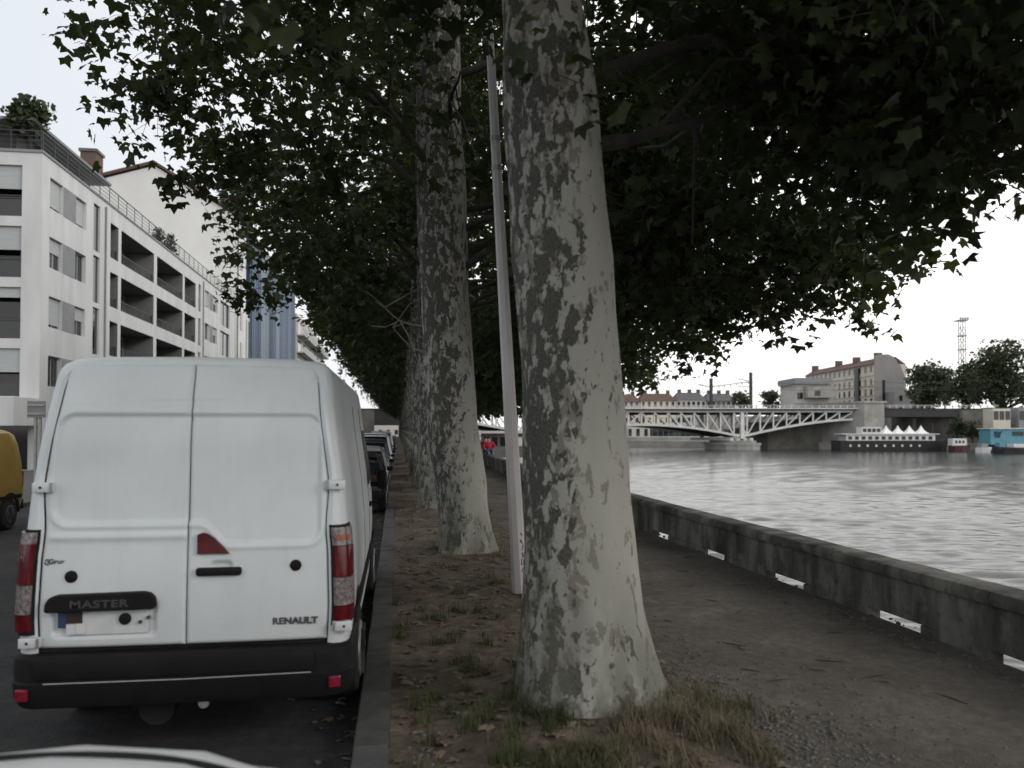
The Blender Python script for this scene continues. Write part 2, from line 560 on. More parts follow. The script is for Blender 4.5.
so.rotation_euler = (-SUN_D).to_track_quat('-Z', 'Y').to_euler()
vs = SC.view_settings
vs.view_transform = 'Standard'; vs.look = 'None'; vs.exposure = -.2; vs.gamma = 1.0
SC.cycles.max_bounces = 6; SC.cycles.diffuse_bounces = 3; SC.cycles.glossy_bounces = 3
SC.cycles.transparent_max_bounces = 4; SC.cycles.use_denoising = True
SC.cycles.sample_clamp_indirect = 6

# ================================================================== ground
TREES = [(-1.3, 1.50), (5.6, 1.40), (12.4, 1.15), (19.2, 1.0)] + [(26 + 6.9 * i, .95 + .01 * i) for i in range(24)]
WP = [(-12, 5.45), (5, 4.99), (9, 4.86), (14, 4.68), (20, 4.62), (45, 4.6), (204, 4.6)]


def xw(y):
    for (a, p), (b, q) in zip(WP, WP[1:]):
        if y <= b: return p + (q - p) * max(0, (y - a)) / (b - a)
    return WP[-1][1]


def gz(x, y):                      # walking surface between kerb and parapet
    z = .118 + .018 * mnoise.noise((x * .9, y * .9, 0)) + .012 * mnoise.noise((x * 2.7, y * 2.7, 3))
    edge = min(1, max(0, (x + .04) / .25)) * min(1, max(0, (xw(y) - x) / .3))
    b = 0
    for ty, tx in TREES:
        d2 = (x - tx) ** 2 + (y - ty) ** 2
        if d2 < 5: b += .10 * math.exp(-d2 / .55)
    soft = max(0, min(1, (2.3 - x) / .6))
    b += soft * .035 * max(0, mnoise.noise((x * .6, y * 1.7, 9)))
    return .118 + (z - .118 + b) * edge


bank = [(-1800, -500), (5.5, -500)] + [(xw(y) + .07, y) for y in (-12, 5, 9, 14, 20, 45, 204)] + [(1, 228), (-12, 246), (-60, 285), (-1800, 640)]
struct(MB().prism(bank, -6, -.03).build('terrain', M['land']))
FAR = [lf(520, 60), lf(230, 150), lf(160, 184), lf(103, 192), lf(82, 197), lf(61, 214), lf(36, 226), lf(8, 240), lf(-14, 254), lf(-40, 285), lf(-90, 330), lf(-900, 800), lf(-300, 2600), lf(2600, 2600), lf(2600, 60)]
struct(MB().prism(FAR, -6, -1.25).build('far_bank', M['stone_light']))
struct(MB().add([(-3000, -3000, -6.01), (3000, -3000, -6.01), (3000, 3000, -6.01), (-3000, 3000, -6.01)], [(0, 1, 2, 3)]).build('ground', M['land']))
struct(MB().add([(-2500, -800, -3.12), (2500, -800, -3.12), (2500, 2600, -3.12), (-2500, 2600, -3.12)], [(0, 1, 2, 3)]).build('river', M['water']))
# rippled surface of the reach in front of the quay
rngW = np.random.default_rng(21)
NR, NA = 900, 560
rr_w = 5.0 * (330 / 5.0) ** (np.arange(NR) / (NR - 1)); aa_w = np.radians(np.linspace(-6, 74, NA))
XX = rr_w[:, None] * np.sin(aa_w)[None]; YY = rr_w[:, None] * np.cos(aa_w)[None]
ZZ = np.zeros_like(XX); step = (rr_w * (66 ** (1 / (NR - 1)) - 1))[:, None]
wx, wy = XX + .8 * np.sin(YY * .11 + 1) + .5 * np.sin(YY * .31), YY + .9 * np.sin(XX * .13) + .4 * np.sin(XX * .37 + 2)
for k_ in range(64):
    lam = .24 * (9.0 ** rngW.uniform(0, 1)); th = rngW.normal(R(68), R(17)); am = lam * .0055 * rngW.uniform(.5, 1.3)
    ZZ += am * np.clip((lam / step - 2.0) / 2.0, 0, 1) * np.sin(2 * np.pi / lam * (wx * np.cos(th) + wy * np.sin(th)) + rngW.uniform(0, 6.28))
gust = .55 + .45 * np.sin(XX * .05 + YY * .021 + 1.1) * np.sin(YY * .038 - XX * .016)
ZZ = -3.0 + ZZ * (.55 + .75 * gust)
ii = (np.arange(NR - 1)[:, None] * NA + np.arange(NA - 1)[None]).ravel()
struct(np_obj('river', np.stack([XX, YY, ZZ], -1).reshape(-1, 3), np.stack([ii, ii + NA, ii + NA + 1, ii + 1], -1), M['water'], None, True))
struct(MB().bx(-9.7, -.262, -40, 262, -.02, .0).build('road', M['asphalt']))
struct(MB().bx(-9.95, -9.702, -40, 262, -.02, .12, .01).build('kerb', M['kerb_stone']))
struct(MB().bx(-17.2, -9.952, -40, 262, -.02, .115).build('pavement', M['pavement']))
k = MB(); y = -8.0
while y < 205:
    L = 1.0
    k.box((-.15 + random.uniform(-.006, .006), y + L / 2, .03 + random.uniform(-.003, .003)), (.222, L - .012, .18), random.uniform(-.004, .004), .012)
    y += L
struct(k.build('kerb', M['kerb_stone']))

def ground_grid(name, fx0, fx1, mat):
    ys = []; y = -9.0; s = .09
    while y < 205:
        ys.append(y)
        y += (.14 if y < 3 else .075 if y < 9 else .12 if y < 16 else .3 if y < 40 else 1.5)
    nx = 48
    v = []; f = []
    for j, y in enumerate(ys):
        a, b = fx0(y), fx1(y)
        for i in range(nx + 1):
            x = a + (b - a) * i / nx
            v.append((x, y, gz(x, y)))
    for j in range(len(ys) - 1):
        for i in range(nx):
            q = j * (nx + 1) + i
            f.append((q, q + 1, q + nx + 2, q + nx + 1))
    o = mesh_obj(name, v, f, mat); o.data.polygons.foreach_set('use_smooth', [True] * len(f))
    return struct(o)


def seam_x(y): return 2.05 + .25 * mnoise.noise((0, y * .7, 1)) + .08 * mnoise.noise((0, y * 3.1, 5))


ground_grid('verge', lambda y: -.04, seam_x, M['soil'])
ground_grid('path', seam_x, lambda y: xw(y) + .02, M['sand'])

# ------------------------------------------------------------------ parapet wall on the quay
SLOTS = []
yy = -4.6
for c in (5.75, 7.42, 9.58, 11.7, 13.95): SLOTS.append((c - .46, c + .38))
c = 13.95
while c < 60: c += 2.25; SLOTS.append((c - .42, c + .42))
t = thing('parapet_wall', 'long low weathered stone parapet with drain slots along the river path', 'wall', (4.9, 8, 0))
TH = .30


def wall_piece(mb, y0, y1, z0, z1, face, cap=False, step=.35, fth=.30):
    n = max(1, int((y1 - y0) / step)); rings = []
    for i in range(n + 1):
        y = y0 + (y1 - y0) * i / n; x = xw(y)
        j = lambda s: .010 * mnoise.noise((y * 1.9, s, 2))
        if cap:
            prof = [(-.035, z0), (-.045, z0 + .03), (-.045, z1 - .05), (-.02, z1 - .012), (.03, z1), (TH - .03, z1), (TH + .02, z1 - .015), (TH + .04, z1 - .05), (TH + .04, z0)]
        else:
            prof = [(face, z0), (face, (z0 + z1) / 2), (face, z1), (fth, z1), (fth, z0)]
        rings.append([(x + p + j(k * 3.1 + z0), y, z + j(k + 7.7)) for k, (p, z) in enumerate(prof)])
    mb.rings(rings, True, True, True)


body = MB(); wall_piece(body, -11, 203, .204, .585, .0)
body.build('wall_body', M['parapet'], t, True)
cap = MB(); y = -11.0
while y < 203:
    L = 1.9 if y < 60 else 8
    wall_piece(cap, y + .004, min(y + L - .004, 203), .587, .705, 0, True); y += L
cap.build('coping', M['parapet'], t, True)
ft = MB(); prev = -11
for a, b in SLOTS:
    wall_piece(ft, prev, a + random.uniform(-.05, .05), -3.2, .202, .0 + random.uniform(-.02, .01), fth=.13); prev = b + random.uniform(-.05, .05)
wall_piece(ft, prev, 203, -3.2, .202, -.02, step=2)
ft.build('footing', M['parapet'], t, True)

# ================================================================== white panel van
VX, VY = -1.318, 5.34
WZ = [(.33, .985), (.5, 1.0), (.9, 1.018), (1.25, 1.008), (1.6, .974), (1.9, .932), (2.06, .908), (2.2, .893), (2.36, .878), (2.43, .862), (2.47, .832), (2.497, .765), (2.512, .58), (2.52, 0.0)]


def interp(tab, z):
    if z <= tab[0][0]: return tab[0][1]
    for (a, p), (b, q) in zip(tab, tab[1:]):
        if z <= b: return p + (q - p) * (z - a) / (b - a)
    return tab[-1][1]


def wv(z): return interp(WZ, z)


def sm(a, b, x):
    t_ = max(0, min(1, (x - a) / (b - a))); return t_ * t_ * (3 - 2 * t_)


def lean(z): return .06 * sm(.8, 2.0, z) + .15 * sm(1.85, 2.55, z) ** 1.3


van = thing('panel_van', 'white high roof panel van seen from behind, parked at the kerb', 'van', (VX, VY, 0))
VP = lambda x, y, z: (VX + x, VY + y, z)


def rim_in(z): return .085 + .05 * sm(1.75, 1.35, z) if z < 1.75 else .085


prof = [(wv(z), z) for z in np.concatenate([np.linspace(.36, 2.36, 26), [2.40, 2.43, 2.45, 2.468, 2.482, 2.495, 2.504, 2.512, 2.517]])]
half = prof + [(0.0, 2.52)]
full = [(x, z) for x, z in half] + [(-x, z) for x, z in reversed(half[:-1])]


def roof_h(y): return interp([(0, 2.52), (3.9, 2.52), (4.25, 2.44), (4.6, 2.10), (5.12, 1.52), (5.25, 1.38), (5.7, 1.12), (5.82, .95)], y)


def nose(y): return interp([(0, 1), (4.5, 1), (5.2, .985), (5.6, .94), (5.82, .84)], y)


rings = []
for y, k in ((.015, 1.0), (.0, .72), (.012, .38), (.05, .13), (.11, .02), (.2, 0)):
    r = []
    for x, z in full:
        ins = rim_in(z) * k
        s = 1 if x >= 0 else -1
        xx = s * max(0, abs(x) - min(ins, abs(x)))
        zz = z - (ins * sm(2.3, 2.5, z))
        r.append(VP(xx, y + lean(z), zz))
    rings.append(r)
for y in (.5, 1.2, 2, 2.8, 3.5, 3.9, 4.1, 4.25, 4.4, 4.6, 4.8, 5.0, 5.12, 5.25, 5.4, 5.6, 5.7, 5.78, 5.82):
    h = roof_h(y); r = []
    for x, z in full:
        zz = .36 + (z - .36) * (h - .36) / (2.52 - .36)
        r.append(VP((wv(zz) * nose(y) * (abs(x) / max(wv(z), 1e-4)) if z > 2.3 else wv(zz) * nose(y)) * (1 if x > 0 else -1 if x < 0 else 0), y + lean(z) * max(0, 1 - (y - .2) / 1.5), zz))
    rings.append(r)
MB().rings(rings, True, False, True).build('body', M['van_paint'], van, True)
MB().bx(VX - .9, VX + .9, VY + .25, VY + 5.6, .30, .42, .02).build('underbody', M['seam'], van)


def sd_rr(x, z, x0, x1, z0, z1, r):    # rounded rectangle signed distance
    cx, cz = (x0 + x1) / 2, (z0 + z1) / 2
    qx, qz = abs(x - cx) - (x1 - x0) / 2 + r, abs(z - cz) - (z1 - z0) / 2 + r
    return math.hypot(max(qx, 0), max(qz, 0)) + min(max(qx, qz), 0) - r


ZB, ZT = .69, 2.455


def door_y(x, z):
    y = lean(z) - .012
    y += .03 * (abs(x) / .95) ** 4
    # pressed panel
    if x < 0:
        d = sd_rr(x, z, -.80 + .06 * (2.15 - z) * 0 - .02 * (2.15 - z), .3, 1.44, 2.135, .10)
        dd = sd_rr(x, z, -.85, .3, 1.02, 1.385, .09)
    else:
        zlow = 1.30 + .14 * sm(.26, .07, x)
        d = sd_rr(x, z, -.3, .825, zlow, 2.135, .10)
        dd = 1
    y += .016 * (1 - sm(-.022, .0, d))
    y -= .008 * math.exp(-((d - .012) / .014) ** 2) if d < .08 else 0
    if x < 0: y -= .012 * math.exp(-((z - 1.365) / .022) ** 2) * sm(-.87, -.78, x)
    y -= .008 * sm(2.215, 2.23, z) * sm(.45, .1, abs(x)) * sm(2.5, 2.3, z)
    # number plate recess on the left door
    if x < 0:
        d2 = sd_rr(x, z, -.80, -.175, .75, .98, .04)
        y += .022 * (1 - sm(-.02, .004, d2))
    else:
        d3 = sd_rr(x, z, .14, .28, 1.13, 1.205, .035)     # finger hollow above the handle
        y += .022 * (1 - sm(-.02, .004, d3))
    return y


def door(name, sgn, label=None):
    nx, nz = 84, 150
    v = []; f = []
    for j in range(nz + 1):
        z = ZB + (ZT - ZB) * j / nz
        xo = wv(z) - rim_in(z) - .006
        for i in range(nx + 1):
            a = i / nx
            x = sgn * (.0035 + (xo - .0035) * a)
            zz = z - .012 * (abs(x) / .9) ** 2 * sm(2.2, ZT, z)
            y = door_y(x, zz)
            e = min(abs(x) - .0035, xo - abs(x), z - ZB, (ZT - z) * 1.0)
            y += .016 * (1 - sm(0, .014, e))
            v.append(VP(x, y, zz))
    for j in range(nz):
        for i in range(nx):
            q = j * (nx + 1) + i
            f.append((q, q + 1, q + nx + 2, q + nx + 1))
    # turned-in edge
    rim = [i for i in range(nx + 1)] + [(j + 1) * (nx + 1) - 1 for j in range(1, nz + 1)] + [nz * (nx + 1) + i for i in range(nx - 1, -1, -1)] + [j * (nx + 1) for j in range(nz - 1, 0, -1)]
    o0 = len(v)
    for i in rim: v.append((v[i][0], v[i][1] + .05, v[i][2]))
    for i in range(len(rim)):
        i2 = (i + 1) % len(rim)
        f.append((rim[i], rim[i2], o0 + i2, o0 + i))
    o = mesh_obj(name, v, f, M['van_paint'], van)
    o.data.polygons.foreach_set('use_smooth', [True] * len(f))
    o.data.set_sharp_from_angle(angle=R(50))
    if label: o['label'] = label
    return o


dl = door('rear_door', -1, 'left rear van door with number plate')
dr = door('rear_door', 1, 'right rear van door with black handle and red lamp')
# dark rubber behind the gaps
sl_ = MB()
pts = [(wv(z) - rim_in(z) * .4, z) for z in np.linspace(.66, 2.4, 20)] + [(.55, 2.44), (0, 2.46)]
poly = [(VX + x, z) for x, z in pts] + [(VX - x, z) for x, z in reversed(pts[:-1])]
n = len(poly)
vs_ = [(x, VY + lean(z) + .035, z) for x, z in poly]
sl_.add(vs_, [tuple(range(n))])
sl_.build('door_seal', M['seam'], van)


def dy(x, z): return door_y(x, z)


def disc(mb, x, z, r, th, n=24, off=0):
    vs = []
    for yy_, rr in ((.012, r), (-th * .6, r), (-th, r * .82)):
        for k_ in range(n):
            a = 2 * math.pi * k_ / n
            vs.append(VP(x + rr * math.cos(a), dy(x, z) + yy_ + off, z + rr * math.sin(a)))
    fs = [(i * n + k_, i * n + (k_ + 1) % n, (i + 1) * n + (k_ + 1) % n, (i + 1) * n + k_) for i in range(2) for k_ in range(n)]
    fs.append(tuple(2 * n + k_ for k_ in range(n)))
    mb.add(vs, fs)


def zv(v): return CZ + (429 - v) * .00636 - .018


def xu(u): return (u - 187.5) / (167.0 if u < 187 else 162.0)


mb = MB(); disc(mb, xu(73), zv(573), .038, .012); mb.build('lock_cap', M['plastic_black'], dl, True)
mb = MB(); disc(mb, xu(296), zv(567), .036, .012); mb.build('lock_cap', M['plastic_black'], dr, True)
# handle
mb = MB()
hx0, hx1, hz = xu(197), xu(242), zv(571)
ring = []
mb.box(VP((hx0 + hx1) / 2, dy(.2, hz) - .022, hz), (hx1 - hx0, .05, .052), 0, .016); mb.build('handle', M['plastic_black'], dr, True)
# red triangular lamp beside the centre seam
tri = [(VX + xu(u), zv(v)) for u, v in ((198, 553.5), (198, 534.5), (203, 532.5), (208, 533.5), (215, 538), (223, 546), (229.5, 553.5))]
yl = dy(.05, 1.35)
MB().slab(tri, VY + yl - .028, VY + yl + .03).build('brake_lamp', M['red_lens'], dr)
# number plate light bar
bz0, bz1 = zv(605), zv(588.5)
bp = []
for (u, v_) in ((50, 604), (51, 597), (55, 591.5), (62, 589.5), (146, 588), (153, 589.5), (157.5, 594), (158.5, 602), (156, 605), (52, 606)):
    bp.append((VX + xu(u), zv(v_)))
yb = VY + lean(.95)
bar = MB().slab(bp, yb - .058, yb + .03).build('light_bar', M['plastic_black'], dl)
bvm = bar.modifiers.new('edge', 'BEVEL'); bvm.width = .012; bvm.segments = 3; bvm.limit_method = 'ANGLE'
yp = VY + lean(.9) + .0
pl = MB().bx(VX + xu(69), VX + xu(150), yp - .006, yp + .004, zv(629), zv(603), .002).build('number_plate', M['plate_white'], dl)
MB().bx(VX + xu(61), VX + xu(68.7), yp - .007, yp + .004, zv(622), zv(603), .002).build('plate_band', M['plate_blue'], pl)
MB().bx(VX + xu(69), VX + xu(85), yp - .009, yp - .0062, zv(618), zv(602.5)).build('lamp_shadow', M['lamp_shadow_dark'], pl)  # shadow of the plate lamp, put in as a dark block
MB().bx(VX + xu(79), VX + xu(88), yp - .012, yp - .0065, zv(628), zv(618), .002).build('bracket', M['boat_white'], pl)
mb = MB(); disc(mb, xu(127), zv(614.5), .036, .012, off=-.022)
o = mb.build('lock_cap', M['plastic_black'], dl, True)
for uu, vv in ((142, 618), (150, 614)):
    mb = MB(); disc(mb, xu(uu), zv(vv), .012, .008, 12, off=-.022); mb.build('screw', M['badge_dark'], pl)


def text(name, s, size, loc, mat, parent, depth=.002, sx=1.0, bold=0.0, spacing=1.0, rot=(math.pi / 2, 0, 0)):
    cu = bpy.data.curves.new(name, 'FONT'); cu.body = s; cu.size = size; cu.extrude = depth; cu.offset = bold
    cu.align_x = 'CENTER'; cu.align_y = 'CENTER'; cu.space_character = spacing
    tmp = bpy.data.objects.new('tmp_text', cu); COL.objects.link(tmp)
    dg = bpy.context.evaluated_depsgraph_get()
    me = bpy.data.meshes.new_from_object(tmp.evaluated_get(dg))
    bpy.data.objects.remove(tmp, do_unlink=True)
    me.transform(Matrix.Translation(Vector(loc) - base_of(parent)) @ Matrix.Rotation(rot[2], 4, 'Z') @ Matrix.Rotation(rot[0], 4, 'X') @ Matrix.Diagonal((sx, 1, 1, 1)))
    me.materials.clear(); me.materials.append(mat)
    o = bpy.data.objects.new(name, me); COL.objects.link(o); o.parent = parent
    return o


text('model_lettering', 'MASTER', .062, (VX + xu(103.5), yb - .0585, zv(598.5)), M['badge_letters'], bar, .0015, 1.45, .0015, 1.08)
text('brand_lettering', 'RENAULT', .056, (VX + xu(296), VY + dy(.62, zv(622)) - .002, zv(622)), M['badge_dark'], dr, .003, 1.12, .0025, 1.05)
text('badge_lettering', 'Gruau', .042, (VX + xu(59.5), VY + dy(-.78, zv(559)) - .001, zv(558.5)), M['badge_dark'], dl, .002, 1.1, .0012)
mb = MB()
bxc, bzc = xu(48.7), zv(559)
for a0, a1 in ((20, 150), (170, 330)):
    mb.tube([VP(bxc + .014 * math.cos(R(a)), dy(-.85, bzc) - .002, bzc + .016 * math.sin(R(a))) for a in range(a0, a1, 20)], .005, 6)
mb.tube([VP(bxc - .002, dy(-.85, bzc) - .002, bzc), VP(bxc + .014, dy(-.85, bzc) - .002, bzc), VP(bxc + .013, dy(-.85, bzc) - .002, bzc - .014)], .005, 6)
mb.build('badge_emblem', M['badge_dark'], dl)
# hinges
for hx, hz_ in ((-1, 1.675), (-1, .735), (1, 1.675), (1, .775)):
    xx = hx * (wv(hz_) - (.045 if hx > 0 else .10))
    h = MB().box(VP(xx, lean(hz_) - .012, hz_), (.125, .05, .062), 0, .008).build('hinge', M['van_paint'], van, True)
    MB().tube([VP(xx - hx * .05, lean(hz_) - .036, hz_ - .028), VP(xx - hx * .05, lean(hz_) - .036, hz_ + .028)], .009, 8).build('pin', M['metal_grey'], h)
    MB().box(VP(xx + hx * .012, lean(hz_) - .039, hz_), (.014, .006, .014)).build('bolt', M['seam'], h)


# tail lights wrapped round the rear corners
def strip(sgn, z0, z1, out, a0=0.0, a1=1.0, cut=None):
    mb = MB(); rings = []
    for j in range(9):
        z = z0 + (z1 - z0) * j / 8
        w_ = wv(z); ins = rim_in(z)
        path = [(w_ - ins + .012, .012), (w_ - ins * .8, .0), (w_ - ins * .55, .002), (w_ - ins * .38, .012), (w_ - ins * .2, .035), (w_ - .008, .075), (w_ + .0, .12), (w_ + .002, .17)]
        L0 = a0(z) if callable(a0) else a0
        pts = []
        for q in np.linspace(L0, a1, 10):
            fi = q * (len(path) - 1); i = min(int(fi), len(path) - 2); t_ = fi - i
            x = path[i][0] * (1 - t_) + path[i + 1][0] * t_; y = path[i][1] * (1 - t_) + path[i + 1][1] * t_
            pts.append((x, y))
        outer = [VP(sgn * (x + out * .8), y - out + lean(z), z) for x, y in pts]
        inner = [VP(sgn * (x - .01), y + .015 + lean(z), z) for x, y in reversed(pts)]
        rings.append(outer + inner)
    return mb.rings(rings, True, True, True)


for s in (-1, 1):
    tl = strip(s, .775, 1.415, .012).build('tail_light', M['plastic_black'], van, True)
    if s > 0:
        strip(s, 1.285, 1.40, .026, .07, .93).build('lens', M['clear_lens'], tl, True)
        strip(s, 1.315, 1.355, .0285, .2, .7).build('bulb', M['orange_lens'], tl, True)
        strip(s, 1.085, 1.28, .026, .07, .93).build('lens', M['red_lens'], tl, True)
    else:
        strip(s, 1.33, 1.40, .026, .07, .93).build('lens', M['clear_lens'], tl, True)
        strip(s, 1.225, 1.329, .0255, .3, .93).build('lens', M['clear_lens'], tl, True)
        strip(s, 1.085, 1.328, .026, lambda z: .07, .93).build('lens', M['red_lens'], tl, True)
    strip(s, .905, 1.08, .026, .07, .93).build('lens', M['clear_lens'], tl, True)
    strip(s, .80, .90, .026, .07, .93).build('lens', M['red_lens'], tl, True)


# bumper: rounded plan, two tiers
def plan(hw, y0, y1, r):
    p = [(hw, y1)]
    for a in range(0, 91, 15): p.append((hw - r + r * math.cos(R(a)), y0 + r - r * math.sin(R(a))))
    p += [(-x, y) for x, y in reversed(p)]
    return p


rings = []
for z, hw, y0 in ((.335, .985, -.02), (.345, 1.01, -.06), (.40, 1.03, -.085), (.50, 1.036, -.095), (.505, 1.034, -.09), (.51, 1.034, -.082), (.60, 1.036, -.078), (.645, 1.033, -.072), (.662, 1.02, -.055), (.664, .97, .0)):
    rings.append([VP(x, y, z) for x, y in plan(hw, y0, .55, .17)])
bump_o = MB().rings(rings, True, True, True).build('bumper', M['plastic_black'], van, True)
MB().bx(VX - .86, VX + .80, VY - .098, VY - .02, .52, .648, .014).build('step_pad', M['plastic_black'], bump_o, True)
MB().tube([VP(-.80, -.0995, .505), VP(.0, -.1, .502), VP(.78, -.0995, .512)], .004, 5).build('trim_line', M['metal_grey'], bump_o)
for s, zz in ((-1, .44), (1, .445)):
    MB().box(VP(s * .925, -.088, zz), (.075, .03, .07), s * R(14), .008).build('reflector', simple('reflector_red', (.21, .012, .03), (.15, .008, .022), 30, .25), bump_o)
for x, zz, r in ((-.10, .375, .024), (.12, .335, .036)):
    MB().tube([VP(x, .02, zz), VP(x, -.055, zz)], [r, r * .9], 12).build('towing_eye', M['metal_grey'], van)
MB().tube([VP(-.2, .3, .27), VP(-.2, .1, .27)], [.11, .11], 16).build('exhaust', M['seam'], van)


def road_wheel(parent, P, x, y, r, w_=.22, side=1, rim=M['metal_grey']):
    wl = MB().wheel(P(x, y, r), r, w_).build('wheel', M['rubber'], parent, True)
    mb = MB(); c_ = P(x + side * w_ * .36, y, r)
    mb.wheel(c_, r * .62, w_ * .4, 20); mb.build('rim', rim, wl, True)
    mb = MB()
    for k_ in range(6):
        a = k_ * math.pi / 3
        mb.beam((c_[0] + side * w_ * .2, y * 0 + c_[1], c_[2]), (c_[0] + side * w_ * .2, c_[1] + r * .55 * math.cos(a), c_[2] + r * .55 * math.sin(a)), .05, .02)
    mb.build('hub', M['badge_dark'], wl)
    return wl


for x, y_ in ((-.90, 1.05), (.90, 1.05), (-.90, 4.85), (.90, 4.85)):
    road_wheel(van, VP, x + (.03 if x > 0 else -.03), y_, .35, .21, 1 if x > 0 else -1)
    s = 1 if x > 0 else -1
    mb = MB(); ring0 = []; ring1 = []
    for k_ in range(15):
        a = math.pi * k_ / 14
        for rr_, l in ((.40, ring0), (.47, ring1)):
            l.append((rr_ * math.cos(a), .36 + rr_ * math.sin(a)))
    o_ = [VP(s * (wv(z) + .012), y_ + yy_, z) for yy_, z in ring0]; p_ = [VP(s * (wv(z) + .010), y_ + yy_, z) for yy_, z in ring1]
    q_ = [VP(s * (wv(z) - .05), y_ + yy_, z) for yy_, z in ring0]
    mb.rings([p_, o_, q_], False); mb.build('wheel_arch', M['plastic_black'], van, True)
for s in (-1, 1):
    def side_patch(y0, y1, z0, z1, out=.006, slope=0.0):
        mb = MB(); rr = []
        for j in range(9):
            z = z0 + (z1 - z0) * j / 8
            ya = y0; yb_ = y1 - slope * (z - z0)
            rr.append([VP(s * (wv(z) + out), ya, z), VP(s * (wv(z) + out), yb_, z), VP(s * (wv(z) - .03), yb_, z), VP(s * (wv(z) - .03), ya, z)])
        return mb.rings(rr, True, True, True)
    side_patch(.55, 5.3, .62, .74, .018).build('side_moulding', M['plastic_black'], van)
    side_patch(3.85, 4.82, 1.42, 2.02, .006, .65).build('side_window', M['glass_dark'], van)
    side_patch(3.72, 3.735, .75, 2.25, .003).build('door_gap', M['seam'], van)
    side_patch(2.45, 2.465, .75, 2.25, .003).build('door_gap', M['seam'], van)
    mm = MB().box(VP(s * 1.13, 4.75, 1.42), (.12, .1, .24), 0, .04).build('wing_mirror', M['plastic_black'], van, True)
    MB().box(VP(s * 1.04, 4.78, 1.36), (.14, .06, .06), 0, .01).build('mirror_arm', M['plastic_black'], mm)
    MB().box(VP(s * (wv(1.2) + .01), 3.9, 1.2), (.03, .14, .05), 0, .01).build('handle', M['plastic_black'], van)
ws = MB(); rr = []
for y_ in np.linspace(4.35, 5.08, 6):
    h = roof_h(y_) + .008
    rr.append([VP(-.78, y_, h), VP(0, y_, h + .006), VP(.78, y_, h)])
ws.rings(rr, False); ws.build('windscreen', M['glass_dark'], van)
van.scale = (1.003, 1, 1.012)


